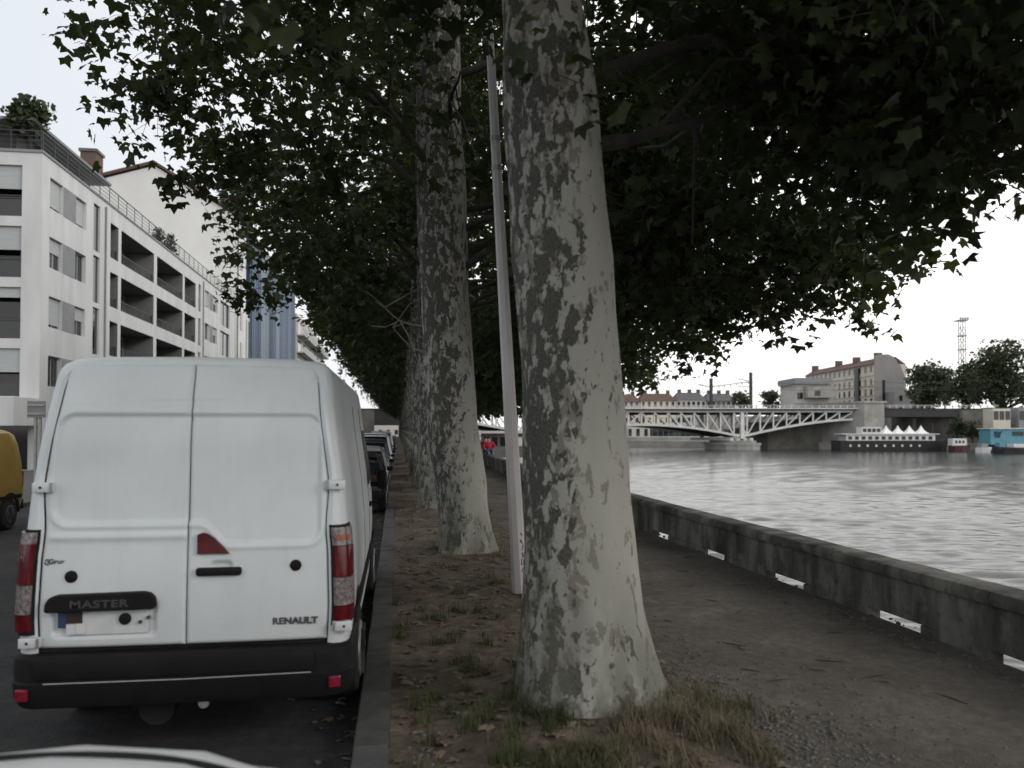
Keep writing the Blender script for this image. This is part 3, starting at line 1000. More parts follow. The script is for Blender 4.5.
# ================================================================== cars
def car(name, label, cat, loc, mat, L=4.2, W=1.75, H=1.46, kind='hatch', group=None, rz=0, detail=False):
    bow = .30 if detail else .0
    t = thing(name, label, cat, (0, 0, 0), group)
    hw = W / 2
    P = lambda x, y, z: (x, y, z)
    # rear at y=0, nose at y=L
    if kind == 'hatch':
        top = [(0, .62), (.03, .86), (.12, .95), (.6, .97), (2.3, .97), (2.9, .96), (3.3, .90), (3.75, .80), (4.05, .68), (4.18, .5), (4.2, .42)]
        roof = [(.14, .95), (.42, 1.34), (.75, H - .02), (1.4, H), (2.1, H - .03), (2.95, .97)]
    else:
        top = [(0, .7), (.03, .95), (.1, 1.0), (2.4, 1.0), (3.0, 1.0), (3.5, .95), (3.95, .8), (4.15, .6), (4.2, .45)]
        roof = [(.05, 1.0), (.12, H - .16), (.25, H - .03), (1.5, H), (2.5, H - .06), (3.25, .99)]
    if detail: top = [(0, .62), (.03, .86), (.12, .95), (.6, .98), (2.3, .99), (2.7, 1.0), (3.1, .98), (3.4, .955), (3.7, .92), (3.88, .89), (4.0, .85), (4.08, .80), (4.13, .73), (4.17, .62), (4.19, .5), (4.2, .42)]
    sc = L / 4.2
    rings = []
    for y, h in top + []:
        y_ = y * sc
        c = .86 if y in (0, 4.2) else .93 if (y < .05 or y > 4.1) else 1 if .12 <= y <= 3.7 else .97
        z0 = .36 if 0 < y < 4.2 else .42
        rg = []
        for fx, fz in ((.0, 0), (.80, 0), (.92, .06), (.97, .3), (1, .55), (.99, .78), (.955, .93), (.86, .99), (.55, 1.02), (0, 1.03)):
            rg.append((hw * c * fx, y_ - bow * fx * fx * max(0, (y - 2.8) / 1.4), z0 + (h - z0) * fz - (.05 * fx ** 4 if detail and fz > .9 else 0)))
        rings.append(rg + [(-x, y2, z) for x, y2, z in reversed(rg[1:-1])])
    body = MB().rings(rings, True, True, True).build('body', mat, t, True)
    # glasshouse
    rings = []
    ys = np.linspace(roof[0][0], roof[-1][0], 16)
    for y in ys:
        h = max(interp(roof, y), interp(top, y) + .012); b = interp(top, y) - .04
        k_ = (h - .95) / (H - .95)
        wt = hw * (.93 - .20 * max(0, k_))
        rg = [(0, y * sc, b), (hw * .93, y * sc, b), (hw * .92, y * sc, b + .05), (wt + .02, y * sc, h - .07 * max(0.15, k_)), (wt - .06, y * sc, h - .008), (0, y * sc, h + .012)]
        rings.append(rg + [(-x, y2, z) for x, y2, z in reversed(rg[1:-1])])
    MB().rings(rings, True, True, True).build('glasshouse', M['glass_dark'], t, True)
    # roof skin and pillars
    rings = []
    for y in np.linspace(roof[1][0] + (.03 if kind == 'hatch' else .02), roof[-2][0] + .05, 10):
        h = interp(roof, y)
        k_ = (h - .95) / (H - .95); wt = hw * (.93 - .20 * max(0, k_))
        rg = [(-wt - .026, y * sc, h - .075), (-wt + .055, y * sc, h + .008), (0, y * sc, h + .028), (wt - .055, y * sc, h + .008), (wt + .026, y * sc, h - .075)]
        rings.append(rg)
    MB().rings(rings, False).build('roof', mat, t, True)
    for s in (-1, 1):
        for (ya, yb_) in ((.10, roof[1][0] + .05), (1.15, 1.15), (2.93, roof[-2][0])) if kind == 'hatch' else ((.06, .16), (1.2, 1.2), (3.2, 2.5)):
            ha, hb = interp(top, ya), interp(roof, yb_) - .05
            kb = (interp(roof, yb_) - .95) / (H - .95)
            MB().beam((s * hw * .935, ya * sc, ha - .03), (s * (hw * (.93 - .2 * kb) + .015), yb_ * sc, hb), .07, .05).build('pillar', mat, t)
    for s in (-1, 1):
        tl = MB().box((s * hw * .80, .035, .82), (.2, .07, .17), s * R(10), .02).build('tail_light', M['red_lens'], t)
        MB().box((s * hw * .70, L - .15, .66), (.28, .16, .13), s * R(-22), .03).build('headlight', M['clear_lens'], t)
        MB().box((s * (hw + .07), 2.62 * sc, .98), (.16, .1, .12), 0, .03).build('wing_mirror', M['plastic_black'], t, True)
    MB().bx(-hw * .86, hw * .86, -.06, .10, .36, .56, .03).build('bumper', M['plastic_black'], t, True)
    MB().bx(-hw * .8, hw * .8, L - .16, L + .03, .34, .5, .03).build('bumper', M['plastic_black'], t, True)
    MB().bx(-.26, .26, -.075, -.055, .60, .72).build('number_plate', M['plate_white'], t)
    for x in (-1, 1):
        for y in (.72 * sc, 3.4 * sc):
            road_wheel(t, P, x * (hw - .10), y, .31, .2, x)
    t.location = loc; t.rotation_euler = (0, 0, rz)
    return t


XK = -.22
row = [(19.6, 'car_black', 'hatch', 'black hatchback nearest ahead of the white van', 1.46, 4.1),
       (25.0, 'car_silver', 'hatch', 'silver hatchback behind the black one in the kerb row', 1.5, 4.2),
       (30.3, 'car_grey', 'van', 'dark grey estate car in the kerb row beyond the silver hatchback', 1.66, 4.4),
       (36.0, 'car_white', 'van', 'tall white multi purpose car in the kerb row', 1.85, 4.5),
       (42.5, 'car_blue', 'hatch', 'dark blue hatchback in the kerb row beyond the tall white car', 1.46, 4.1),
       (49.0, 'car_silver', 'van', 'boxy silver estate far down the kerb row', 1.7, 4.3),
       (57.0, 'car_white', 'van', 'white high estate near the far end of the kerb row', 1.9, 4.6)]
for y_, m_, kd, lab, H_, L_ in row:
    car('parked_car', lab, 'car', (XK - .95 + random.uniform(.0, .1), y_, 0), M[m_], L_, 1.78, H_, kd, 'cars parked along the kerb')
# pale card panel on the back of the black hatchback is its number plate and sticker
wc = car('parked_car', 'white car whose bonnet noses in behind the van at the picture foot', 'car', (0, 0, 0), M['car_white'], 4.05, 1.72, 1.46, 'hatch', 'cars parked along the kerb', 0, True)
mb = MB()
def bonnet(x, y):
    fx = abs(x) / .86; yl = y / (4.05 / 4.2)
    for _ in range(4): yl = (y + .30 * fx * fx * max(0, (yl - 2.8) / 1.4)) / (4.05 / 4.2)
    h = interp([(2.7, 1.0), (3.1, .98), (3.4, .955), (3.7, .92), (3.88, .89), (4.0, .85), (4.08, .80), (4.13, .73)], yl)
    return .36 + (h - .36) * 1.03 - .05 * fx ** 4 - (.03 * fx * fx) * (h - .36)
pts_ = [(x, 3.58 - .27 * (x / .86) ** 2, bonnet(x, 3.58 - .27 * (x / .86) ** 2) + .002) for x in np.linspace(-.72, .72, 25)]
mb.tube(pts_, .014, 6); mb.build('bonnet_gap', M['seam'], wc)
wc.location = (-1.36, -.60, 0); wc.rotation_euler = (0, 0, R(-3))
# ------------------------------------------------------------------ yellow delivery van across the road
yv = thing('delivery_van', 'mustard yellow delivery van parked on the far left side of the road', 'van', (0, 0, 0))
hw = .91
rings = []
for y, h, c in ((0, 1.70, .90), (.03, 1.95, .96), (.12, 2.04, .99), (.4, 2.08, 1), (1.6, 2.08, 1), (2.6, 2.06, 1), (2.95, 1.98, .99), (3.4, 1.45, .98), (3.62, 1.16, .97), (4.1, 1.02, .93), (4.3, .85, .88), (4.36, .6, .84)):
    rg = []
    for fx, z in ((0, .34), (.85, .34), (.95, .42), (1.0, .7), (1.0, 1.05), (.975, 1.45), (.93, 1.8), (.87, 1.98), (.76, 2.05), (0, 2.09)):
        zz = .34 + (z - .34) * (h - .34) / 1.75
        lean_y = y + (.16 * max(0, (zz - 1.0)) ** 1.4 if y < .5 else 0)
        rg.append((hw * c * fx, lean_y, zz))
    rings.append(rg + [(-x, y2, z) for x, y2, z in reversed(rg[1:-1])])
MB().rings(rings, True, True, True).build('body', M['car_yellow'], yv, True)
MB().bx(-.85, .85, -.08, .12, .36, .58, .03).build('bumper', M['plastic_black'], yv, True)
MB().bx(-.85, .85, 4.2, 4.42, .34, .6, .04).build('bumper', M['plastic_black'], yv, True)
for s in (-1, 1):
    MB().box((s * .84, .07, 1.0), (.1, .08, .34), 0, .02).build('tail_light', M['red_lens'], yv)
    MB().box((s * .7, 4.28, .84), (.3, .16, .18), s * R(-18), .04).build('headlight', M['clear_lens'], yv)
    MB().box((s * 1.02, 3.0, 1.2), (.18, .12, .2), 0, .04).build('wing_mirror', M['plastic_black'], yv, True)
    MB().add([(s * .915, 2.15, 1.2), (s * .915, 3.3, 1.2), (s * .87, 2.95, 1.8), (s * .87, 2.15, 1.8)], [(0, 1, 2, 3)]).build('side_window', M['glass_dark'], yv)
    mb = MB(); mb.bx(s * .905, s * .925, .2, 4.0, .62, .70); mb.build('side_moulding', M['plastic_black'], yv)
    for y in (.68, 3.5):
        road_wheel(yv, lambda x, y_, z: (x, y_, z), s * .82, y, .32, .2, s, M['badge_dark'])
        ring0 = [(.36 * math.cos(math.pi * k_ / 12), .33 + .36 * math.sin(math.pi * k_ / 12)) for k_ in range(13)]
        ring1 = [(.43 * math.cos(math.pi * k_ / 12), .33 + .43 * math.sin(math.pi * k_ / 12)) for k_ in range(13)]
        MB().rings([[(s * .918, y + a, z) for a, z in ring1], [(s * .922, y + a, z) for a, z in ring0], [(s * .86, y + a, z) for a, z in ring0]], False).build('wheel_arch', M['seam'], yv)
MB().add([(-.78, 3.02, 1.93), (.78, 3.02, 1.93), (.82, 3.6, 1.21), (-.82, 3.6, 1.21)], [(0, 1, 2, 3)]).build('windscreen', M['glass_dark'], yv)
yv.location = (-8.75, 18.4, 0); yv.rotation_euler = (0, 0, math.pi)

# sign on a post beyond it
x, y = -9.98, 24.0
t = thing('sign_post', 'grey back of a small square road sign on a pale post left of the van', 'sign', (x, y, .11))
MB().tube([(x, y, .11), (x, y, 2.82)], .045, 12).build('post', M['metal_grey'], t, True)
MB().bx(x + .07, x + .13, y, y + .06, .11, 2.7).build('post', M['metal_grey'], t)
sp = MB().bx(x - .20, x + .28, y - .075, y - .055, 2.38, 2.84, .008).build('sign_plate', M['facade_grey'], t)
mb = MB(); mb.bx(x - .18, x + .26, y - .1, y - .076, 2.46, 2.51); mb.bx(x - .18, x + .26, y - .1, y - .076, 2.70, 2.75); mb.build('bracket', M['metal_grey'], sp)

# ================================================================== left side buildings
BX = -17.2


def yb_of(u): return -BX / math.tan(math.radians(0) - (math.atan((u - 512) / F) + YAW))


def facade(mb, A, d, L, z0, z1, ops, depth, nrm):
    """wall rectangle starting at A (x,y) along unit d, with recessed openings (a0,a1,z0,z1)"""
    sa = sorted({0, L} | {o for q in ops for o in q[:2]}); sz = sorted({z0, z1} | {o for q in ops for o in q[2:4]})
    pt = lambda a, z, k=0: (A[0] + d[0] * a - nrm[0] * k, A[1] + d[1] * a - nrm[1] * k, z)
    for a0, a1 in zip(sa, sa[1:]):
        for b0, b1 in zip(sz, sz[1:]):
            am, bm_ = (a0 + a1) / 2, (b0 + b1) / 2
            if any(q[0] < am < q[1] and q[2] < bm_ < q[3] for q in ops): continue
            mb.add([pt(a0, b0), pt(a1, b0), pt(a1, b1), pt(a0, b1)], [(0, 1, 2, 3)])
    for q in ops:
        if len(q) > 5: continue
        dp = q[4] if len(q) > 4 else depth
        a0, a1, b0, b1 = q[:4]
        for e in (((a0, b0), (a1, b0)), ((a1, b0), (a1, b1)), ((a1, b1), (a0, b1)), ((a0, b1), (a0, b0))):
            mb.add([pt(*e[0]), pt(*e[1]), pt(*e[1], dp), pt(*e[0], dp)], [(0, 1, 2, 3)])
    return pt


def pane(pt, q, k, th=.06, inset=0.0):
    mb = MB(); a0, a1, b0, b1 = q[0] + inset, q[1] - inset, q[2] + inset, q[3] - inset
    vs = [pt(a0, b0, k), pt(a1, b0, k), pt(a1, b1, k), pt(a0, b1, k), pt(a0, b0, k + th), pt(a1, b0, k + th), pt(a1, b1, k + th), pt(a0, b1, k + th)]
    return mb.add(vs, [(0, 1, 2, 3), (7, 6, 5, 4), (0, 4, 5, 1), (1, 5, 6, 2), (2, 6, 7, 3), (3, 7, 4, 0)])


def frame(pt, q, k, w_=.06, th=.07, mid=True):
    mb = MB(); a0, a1, b0, b1 = q[:4]
    rects = [(a0, a0 + w_, b0, b1), (a1 - w_, a1, b0, b1), (a0 + w_, a1 - w_, b0, b0 + w_), (a0 + w_, a1 - w_, b1 - w_, b1)]
    if mid: rects.append(((a0 + a1) / 2 - w_ / 2, (a0 + a1) / 2 + w_ / 2, b0 + w_, b1 - w_))
    for r_ in rects:
        p = pane(pt, r_, k, th); mb.add(p.v, p.f)
    return mb


def railing(pt, a0, a1, z, h, k=-.02, n=None, mat=None, parent=None, bars=5):
    mb = MB()
    A_, B_ = Vector(pt(a0, z + h, k)), Vector(pt(a1, z + h, k))
    mb.beam(A_, B_, .05, .05)
    for i in range(1, bars):
        zz = z + h * i / bars
        mb.beam(pt(a0, zz, k), pt(a1, zz, k), .022, .022)
    m_ = n or max(2, int((a1 - a0) / 1.2))
    for i in range(m_ + 1):
        a = a0 + (a1 - a0) * i / m_
        mb.beam(pt(a, z, k), pt(a, z + h, k), .035, .035)
    return mb.build('railing', mat or M['rail'], parent)


Y0, Y1 = yb_of(39), yb_of(234)
t = thing('apartment_block', 'modern white apartment block with loggias and roof railing on the left', 'building', (BX, Y0, 0))
TOPZ = 15.55
ops = []; wins = []; logs = []; slots = []
rowz = [14.66 - 2.98 * i for i in range(5)]
a_ = lambda u: yb_of(u) - Y0
for zt in rowz:
    for u0, u1 in ((47.2, 60.5), (73.5, 84)): wins.append((a_(u0), a_(u1), zt - 1.55, zt, .28))
    for u0, u1 in ((204, 208.5), (212, 216.5)): wins.append((a_(u0), a_(u1), zt - 1.5, zt, .28))
    for u0, u1 in ((108.5, 116.5), (119.5, 152.5), (155.5, 181.5), (183.5, 194.5)): logs.append((a_(u0), a_(u1), zt - 2.2, zt - .1, 1.9, 1))
    slots.append((a_(91.5), a_(98), zt - 2.35, zt + .35, .14)); slots.append((a_(197.5), a_(200), zt - 2.3, zt + .1, .14))
    wins.append((a_(219.5), a_(229), zt - 2.3, zt + .1, .25))
wall = MB()
pt = facade(wall, (BX, Y0), (0, 1), Y1 - Y0, 0, TOPZ, [o for o in wins + logs + slots if o[2] > .3], .3, (1, 0))
# end wall
NW = 15
opsE = []
for i, zt in enumerate(rowz[:4]):
    opsE.append((.9, 5.6, zt - 2.25, zt + .25, .9)); opsE.append((7.2, 11.9, zt - 2.25, zt + .25, .9))
ptE = facade(wall, (BX, Y0), (-1, 0), NW, 0, TOPZ, opsE, .9, (0, -1))
wall.add([(BX - NW, Y0, 0), (BX - NW, Y1, 0), (BX - NW, Y1, TOPZ), (BX - NW, Y0, TOPZ)], [(0, 1, 2, 3)])
wall.add([(BX - NW, Y1, 0), (BX, Y1, 0), (BX, Y1, TOPZ), (BX - NW, Y1, TOPZ)], [(0, 1, 2, 3)])
wall.add([(BX - NW, Y0, TOPZ), (BX, Y0, TOPZ), (BX, Y1, TOPZ), (BX - NW, Y1, TOPZ)], [(0, 1, 2, 3)])
wall.build('wall', M['facade_white'], t)
cp = MB(); cp.bx(BX - .3, BX + .06, Y0 - .06, Y1, TOPZ + .003, TOPZ + .14, .01); cp.bx(BX - NW, BX - .302, Y0 - .06, Y0 + .3, TOPZ + .003, TOPZ + .14, .01)
cp.build('coping', M['facade_grey'], t)
for i, q in enumerate([o for o in wins if o[2] > .3]):
    big = (q[1] - q[0]) > 2.4
    f_ = frame(pt, q, q[4] - .1, .07).build('window', M['rail_light'] if not big else M['rail'], t)
    pane(pt, q, q[4] - .06, .05, .05).build('pane', M['glass_dark'], f_)
    rr_ = random.Random(i * 3 + 1).random()
    if not big and rr_ < .62:
        hgt = .95 if rr_ < .35 else .5
        pane(pt, (q[0] + .06, q[1] - .06, q[3] - (q[3] - q[2] - .1) * hgt, q[3] - .04), q[4] - .13, .025).build('roller_blind', M['blind'], f_)
for zt in rowz:
    for u0, u1 in ((60.7, 73.3), (208.7, 211.8)):
        if zt - 1.55 > .3: pane(pt, (a_(u0), a_(u1), zt - 1.55, zt), -.012, .010).build('panel', M['facade_grey'], t)
for q in logs:
    if q[2] < .3: continue
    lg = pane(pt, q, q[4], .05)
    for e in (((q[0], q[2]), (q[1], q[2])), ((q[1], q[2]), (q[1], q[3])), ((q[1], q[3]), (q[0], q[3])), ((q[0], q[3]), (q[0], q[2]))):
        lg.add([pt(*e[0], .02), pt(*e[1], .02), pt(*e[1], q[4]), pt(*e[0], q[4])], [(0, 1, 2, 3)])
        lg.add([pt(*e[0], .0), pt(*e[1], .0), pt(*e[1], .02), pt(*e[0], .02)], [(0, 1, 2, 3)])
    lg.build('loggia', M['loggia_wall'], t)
    w_ = q[1] - q[0]
    n_ = max(1, int(w_ / 2.4))
    for j in range(n_):
        c0 = q[0] + w_ * (j + .18) / n_; c1 = q[0] + w_ * (j + .78) / n_
        f_ = frame(pt, (c0, c1, q[2] + .05, q[3] - .25), q[4] - .09, .07).build('window', M['rail_light'], t)
        pane(pt, (c0 + .06, c1 - .06, q[2] + .1, q[3] - .3), q[4] - .06, .04).build('pane', M['glass_dark'], f_)
    railing(pt, q[0] + .02, q[1] - .02, q[2], .62, .12, None, None, t)
for q in slots:
    if q[2] > .2: pane(pt, q, q[4] - .02, .05).build('stair_window', M['glass_dark'], t)
for i, q in enumerate(opsE):
    pane(ptE, q, .86, .05).build('pane', M['glass_dark'], t)
    if i in (0, 1, 2, 3, 6, 7, 4): pane(ptE, (q[0] + .02, q[1] - .02, q[3] - (1.15 if i != 4 else .5), q[3] - .02), .12, .03).build('roller_blind', M['blind'], t)
    pane(ptE, (q[0] + .02, q[1] - .02, q[2] + .02, q[2] + .95), .05, .03).build('balustrade', M['glass_dark'], t)
    railing(ptE, q[0] + .02, q[1] - .02, q[2] + .75, .25, .0, 3, M['rail'], t, 2)
# set-back attic with thin roof slab, roof railing
YA = yb_of(113)
at_ = MB(); at_.bx(BX - 13, BX - 1.9, Y0 + 1.6, YA, TOPZ + .005, 17.25); at_.build('attic', M['rail'], t)
MB().bx(BX - 13.5, BX - .55, Y0 + .35, YA + 1.0, 17.26, 17.42, .02).build('roof_slab', M['facade_grey'], t)
MB().bx(BX - 13, BX - 3.2, YA + 1.05, Y1 - 3, TOPZ + .005, 17.0).build('attic', M['grey_render'], t)
ptR = lambda a, z, k=0: (BX - k, Y0 + a, z)
railing(ptR, 0, Y1 - Y0 - .1, TOPZ + .14, .95, .05, 30, M['rail'], t, 4)
railing(ptE, 0, NW - .5, TOPZ + .14, .95, .05, 10, M['rail'], t, 4)
mb = MB(); mb.bx(BX - 6, BX + .0, Y0 - 2.6, Y0 - .03, 2.2, 3.55, .03)
mb.build('entrance_canopy', M['facade_white'], t)
MB().bx(BX - 14, BX - .5, Y0 - .05, Y0 - .01, .1, 2.7).build('shop_front', M['glass_dark'], t)
for i in range(6): pane(pt, (3 + 7.2 * i, 7.4 + 7.2 * i, .2, 2.3), -.02, .014).build('shop_front', M['glass_dark'], t)

for u_ in (103, 202): MB().tube([pt(a_(u_), .3, -.06), pt(a_(u_), TOPZ - .3, -.06)], .055, 8).build('downpipe', M['facade_grey'], t)
# tall house with blank gable
YG = 91.0
gx1 = BX - .6
t = thing('gabled_house', 'tall old house showing a blank white gable above the apartment block', 'building', (gx1 - 8, YG, 0))
fw = YG * CY
G = lambda u, v: (lambda X: (X, zf(v, X * SY + YG * CY)))(math.tan(math.atan((u - 512) / F) + YAW) * YG)
pk = G(152, 164); re = G(236, 216); le = G(104, 176)
XL, XR = le[0] - 6, re[0]
poly = [(XR, 0), (XR, re[1]), pk, (le[0], le[1]), (XL, le[1] - 3.4), (XL, 0)]
MB().slab(poly, YG, YG + 5.2).build('wall', M['gable_white'], t)
rf = MB()
ov = .35
pr = [(XR + .5, re[1] - .15), (pk[0], pk[1] + .2), (le[0] - .3, le[1] + .12), (XL - .5, le[1] - 3.5)]
prof2 = pr + [(x, z + .32) for x, z in reversed(pr)]
rf.slab(prof2, YG - .3, YG + 5.4)
ro = rf.build('roof', M['roof_tile'], t)
cx_, cz_ = G(86, 168)
ch = MB().bx(cx_ - 1.0, cx_ + .6, YG + .3, YG + 2.4, le[1] - 4, zf(162, fw) - .1).build('chimney', M['brick'], ro)
MB().bx(cx_ - 1.15, cx_ + .75, YG + .15, YG + 2.55, zf(162, fw) - .1, zf(162, fw) + .2).build('cap', M['stone_dark'], ch)
c2, z2 = G(228, 205)
MB().bx(c2 - 1.2, c2 + .7, YG + .5, YG + 2.2, re[1] - 1, re[1] + 2.4).build('chimney', M['brick'], ro)
MB().bx(XR - .02, XR + .03, YG + .1, YG + .7, 0, re[1] - .2).build('quoin', M['stone_dark'], t)
for i in range(6):
    for j in range(1):
        MB().bx(XR - .03, XR + .05, YG + 2 + 3.8 * j, YG + 3.1 + 3.8 * j, 3 + 3.4 * i, 5 + 3.4 * i).build('window', M['glass_dark'], t)

# blue panelled building and the balcony block behind it
YB0, YB1 = 99.0, 140
t = thing('office_building', 'building clad in vertical blue and pale glass strips beyond the white gabled house', 'building', (BX, YB0, 0))
MB().bx(BX - 14, BX - .25, YB0, YB1, 0, 26).build('wall', M['grey_render'], t)
MB().bx(BX - .248, BX - .05, YB0 + .2, YB1 - .2, 3, 25.6).build('glass_front', M['blue_glass'], t)
mb = MB()
for i in range(26): mb.bx(BX - .052, BX - .02, YB0 + .3 + 1.6 * i, YB0 + .42 + 1.6 * i, 3, 25.6)
mb.build('mullion', M['rail_light'], t)
MB().bx(BX - 14, BX - .3, YB0 - .06, YB0 - .003, 3, 25).build('glass_front', M['blue_glass'], t)
t = thing('low_block', 'narrow pale block between the white gabled house and the blue building', 'building', (BX, 97, 0))
MB().bx(BX - 10, BX - .3, YG + 5.5, YB0 - .1, 0, 15.5).build('wall', M['facade_white'], t)
MB().bx(BX - .298, BX - .25, YG + 5.8, YB0 - .4, 3, 14.8).build('window', M['glass_dark'], t)
YC0, YC1 = 141.5, 192
t = thing('balcony_block', 'cream block with stacked balconies far down the street', 'building', (BX, YC0, 0))
MB().bx(BX - 14, BX, YC0, YC1, 0, 22).build('wall', M['pale_house'], t)
for i in range(6):
    for j in range(5):
        MB().bx(BX + .003, BX + .05, YC0 + 1.5 + 8.6 * j, YC0 + 6 + 8.6 * j, 3.6 + 3 * i, 5.7 + 3 * i).build('window', M['glass_dark'], t)
    MB().bx(BX + .052, BX + 1.3, YC0 + .5, YC1 - .5, 3.3 + 3 * i, 3.5 + 3 * i).build('balcony', M['facade_white'], t)
    MB().bx(BX + 1.25, BX + 1.32, YC0 + .5, YC1 - .5, 3.502 + 3 * i, 4.4 + 3 * i).build('balustrade', M['rail_light'], t)
for (x0, x1, y0, H_, m_, lab) in ((-30, -13, 268, 6.5, 'pale_house', 'pale house closing the street beyond the railway bridge'), (-12.5, 1, 275, 6, 'pale_house', 'wider low house closing the street beyond the railway bridge')):
    t = thing('town_house', lab, 'house', ((x0 + x1) / 2, y0, 0))
    MB().bx(x0, x1, y0, y0 + 12, -3, H_).build('wall', M[m_], t)
    MB().slab([(x0 - .5, H_), (x1 + .5, H_), (x1 - 3, H_ + 3), (x0 + 3, H_ + 3)], y0 - .4, y0 + 12).build('roof', M['roof_tile'], t)
    for i in range(1):
        for j in range(5):
            xx = x0 + (x1 - x0) * (j + .35) / 5
            MB().bx(xx, xx + 1.1, y0 - .05, y0 - .004, .2 + 3.3 * i, 1.8 + 3.3 * i).build('window', M['glass_dark'], t)

# ================================================================== lamp post
P0, P1 = Vector((1.44, 9.35, .14)), Vector((1.06, 9.35, 7.0))
t = thing('lamp_post', 'slim pinkish grey octagonal lamp post between the two nearest plane trees', 'lamp post', P0)
ptsP = [P0.lerp(P1, i / 10) for i in range(11)]
o = MB().tube(ptsP, [.092 - .046 * i / 10 for i in range(11)], 8).build('post', M['pole_paint'], t)
mb = MB()
for i, (zz, h) in enumerate(((5.15, .03), (5.5, .03))):
    c = P0.lerp(P1, (zz - .14) / 6.86); r_ = .092 - .046 * (zz - .14) / 6.86 + .006
    mb2 = MB().tube([c - Vector((0, 0, h)), c + Vector((0, 0, h))], r_, 8); mb2.build('clamp', M['metal_grey'], t)
top = P1
arm = MB().tube([top, top + Vector((-.05, 0, .5)), top + Vector((-.5, 0, .95)), top + Vector((-1.5, 0, 1.15))], [.05, .048, .042, .036], 8).build('arm', M['pole_paint'], t, True)
MB().box(top + Vector((-1.85, 0, 1.17)), (.75, .26, .12), 0, .04).build('lamp_head', M['metal_grey'], t, True)
gr = MB(); rg = random.Random(4)
c0 = P0.lerp(P1, .035)
for k_ in range(6):     # small scrawl of black paint on the river side face
    z = .42 + k_ * .085
    c = P0.lerp(P1, (z - .14) / 6.86); r_ = .0885
    ang = R(-62)
    u_ = Vector((math.cos(ang), math.sin(ang), 0)); v_ = Vector((-math.sin(ang), math.cos(ang), 0))
    pts_ = [c + u_ * (r_ * .945) + v_ * rg.uniform(-.022, .022) + Vector((0, 0, rg.uniform(-.045, .045))) for _ in range(5)]
    gr.tube(pts_, .0042, 5)
gr.build('graffiti', M['seam'], t)
# ================================================================== plane trees
def leaf_template():
    tips = [(-14, .55), (33, .82), (90, 1.0), (147, .82), (194, .55)]
    ring = [(.05, -.04, 0)]
    for i, (a, l) in enumerate(tips):
        ring.append((l * math.cos(R(a)), l * math.sin(R(a)), -.10 * l))
        if i < 4:
            m_ = (a + tips[i + 1][0]) / 2
            ring.append((.56 * math.cos(R(m_)), .56 * math.sin(R(m_)), .06))
    ring.append((-.05, -.04, 0))
    v = [(0, 0.02, 0)] + ring
    f = [(0, i, i + 1, i + 2) for i in (1, 3, 5, 7, 9)]
    return np.array(v, np.float32), np.array(f, np.int32)


def leaf_simple():
    v = [(0, -.1, 0), (.75, .3, -.1), (.45, .85, -.05), (0, .75, .08), (-.45, .85, -.05), (-.75, .3, -.1), (0, .3, .06)]
    f = [(0, 1, 2, 6), (6, 2, 3, 4), (0, 6, 4, 5)]
    return np.array(v, np.float32), np.array(f, np.int32)


def leaves(name, pos, size, rng, tmpl, mat, parent=None, tilt=1.0, flat=False, twigs=None, tr=.007):
    """one mesh of leaves at pos (n,3)"""
    v0, f0 = tmpl
    n = len(pos)
    yaw = rng.uniform(0, 2 * np.pi, n)
    pit = rng.normal(0, .12, n) if flat else rng.normal(-.55, .55 * tilt, n)
    rol = rng.normal(0, .15, n) if flat else rng.normal(0, .6 * tilt, n)
    cy, sy, cp, sp_, cr, sr = np.cos(yaw), np.sin(yaw), np.cos(pit), np.sin(pit), np.cos(rol), np.sin(rol)
    s = size * (.42 + .95 * rng.uniform(0, 1, n) ** 1.1)
    x = v0[None, :, 0] * s[:, None]; y = v0[None, :, 1] * s[:, None]; z = v0[None, :, 2] * s[:, None]
    x1 = x * cr[:, None] + z * sr[:, None]; z1 = -x * sr[:, None] + z * cr[:, None]     # roll about y
    y2 = y * cp[:, None] - z1 * sp_[:, None]; z2 = y * sp_[:, None] + z1 * cp[:, None]    # pitch about x
    x3 = x1 * cy[:, None] - y2 * sy[:, None]; y3 = x1 * sy[:, None] + y2 * cy[:, None]
    V = np.stack([x3, y3, z2], -1) + pos[:, None, :]
    Q = f0[None] + (np.arange(n) * len(v0))[:, None, None]
    V, Q = V.reshape(-1, 3), Q.reshape(-1, 4); nl = len(Q)
    if twigs is not None:
        k = len(twigs); a, b = twigs[:, 0], twigs[:, 1]
        m_ = (a + b) / 2 + rng.normal(0, .05, (k, 3)); W = []
        for p, r_ in ((a, tr * .4), (m_, tr * .8), (b, tr * 1.5)):
            for q in (0, 2.1, 4.2): W.append(p + np.array([math.cos(q), math.sin(q) * .6, math.sin(q) * .8]) * r_)
        W = np.stack(W, 1).reshape(-1, 3)
        fq = np.array([(0, 1, 4, 3), (1, 2, 5, 4), (2, 0, 3, 5), (3, 4, 7, 6), (4, 5, 8, 7), (5, 3, 6, 8)])
        Q = np.concatenate([Q, (fq[None] + (np.arange(k) * 9)[:, None, None] + len(V)).reshape(-1, 4)]); V = np.concatenate([V, W])
    o = np_obj(name, V, Q, mat, parent)
    if twigs is not None:
        o.data.materials.append(M['wood_limb'])
        mi = np.zeros(len(Q), np.int32); mi[nl:] = 1
        o.data.polygons.foreach_set('material_index', mi)
    return o


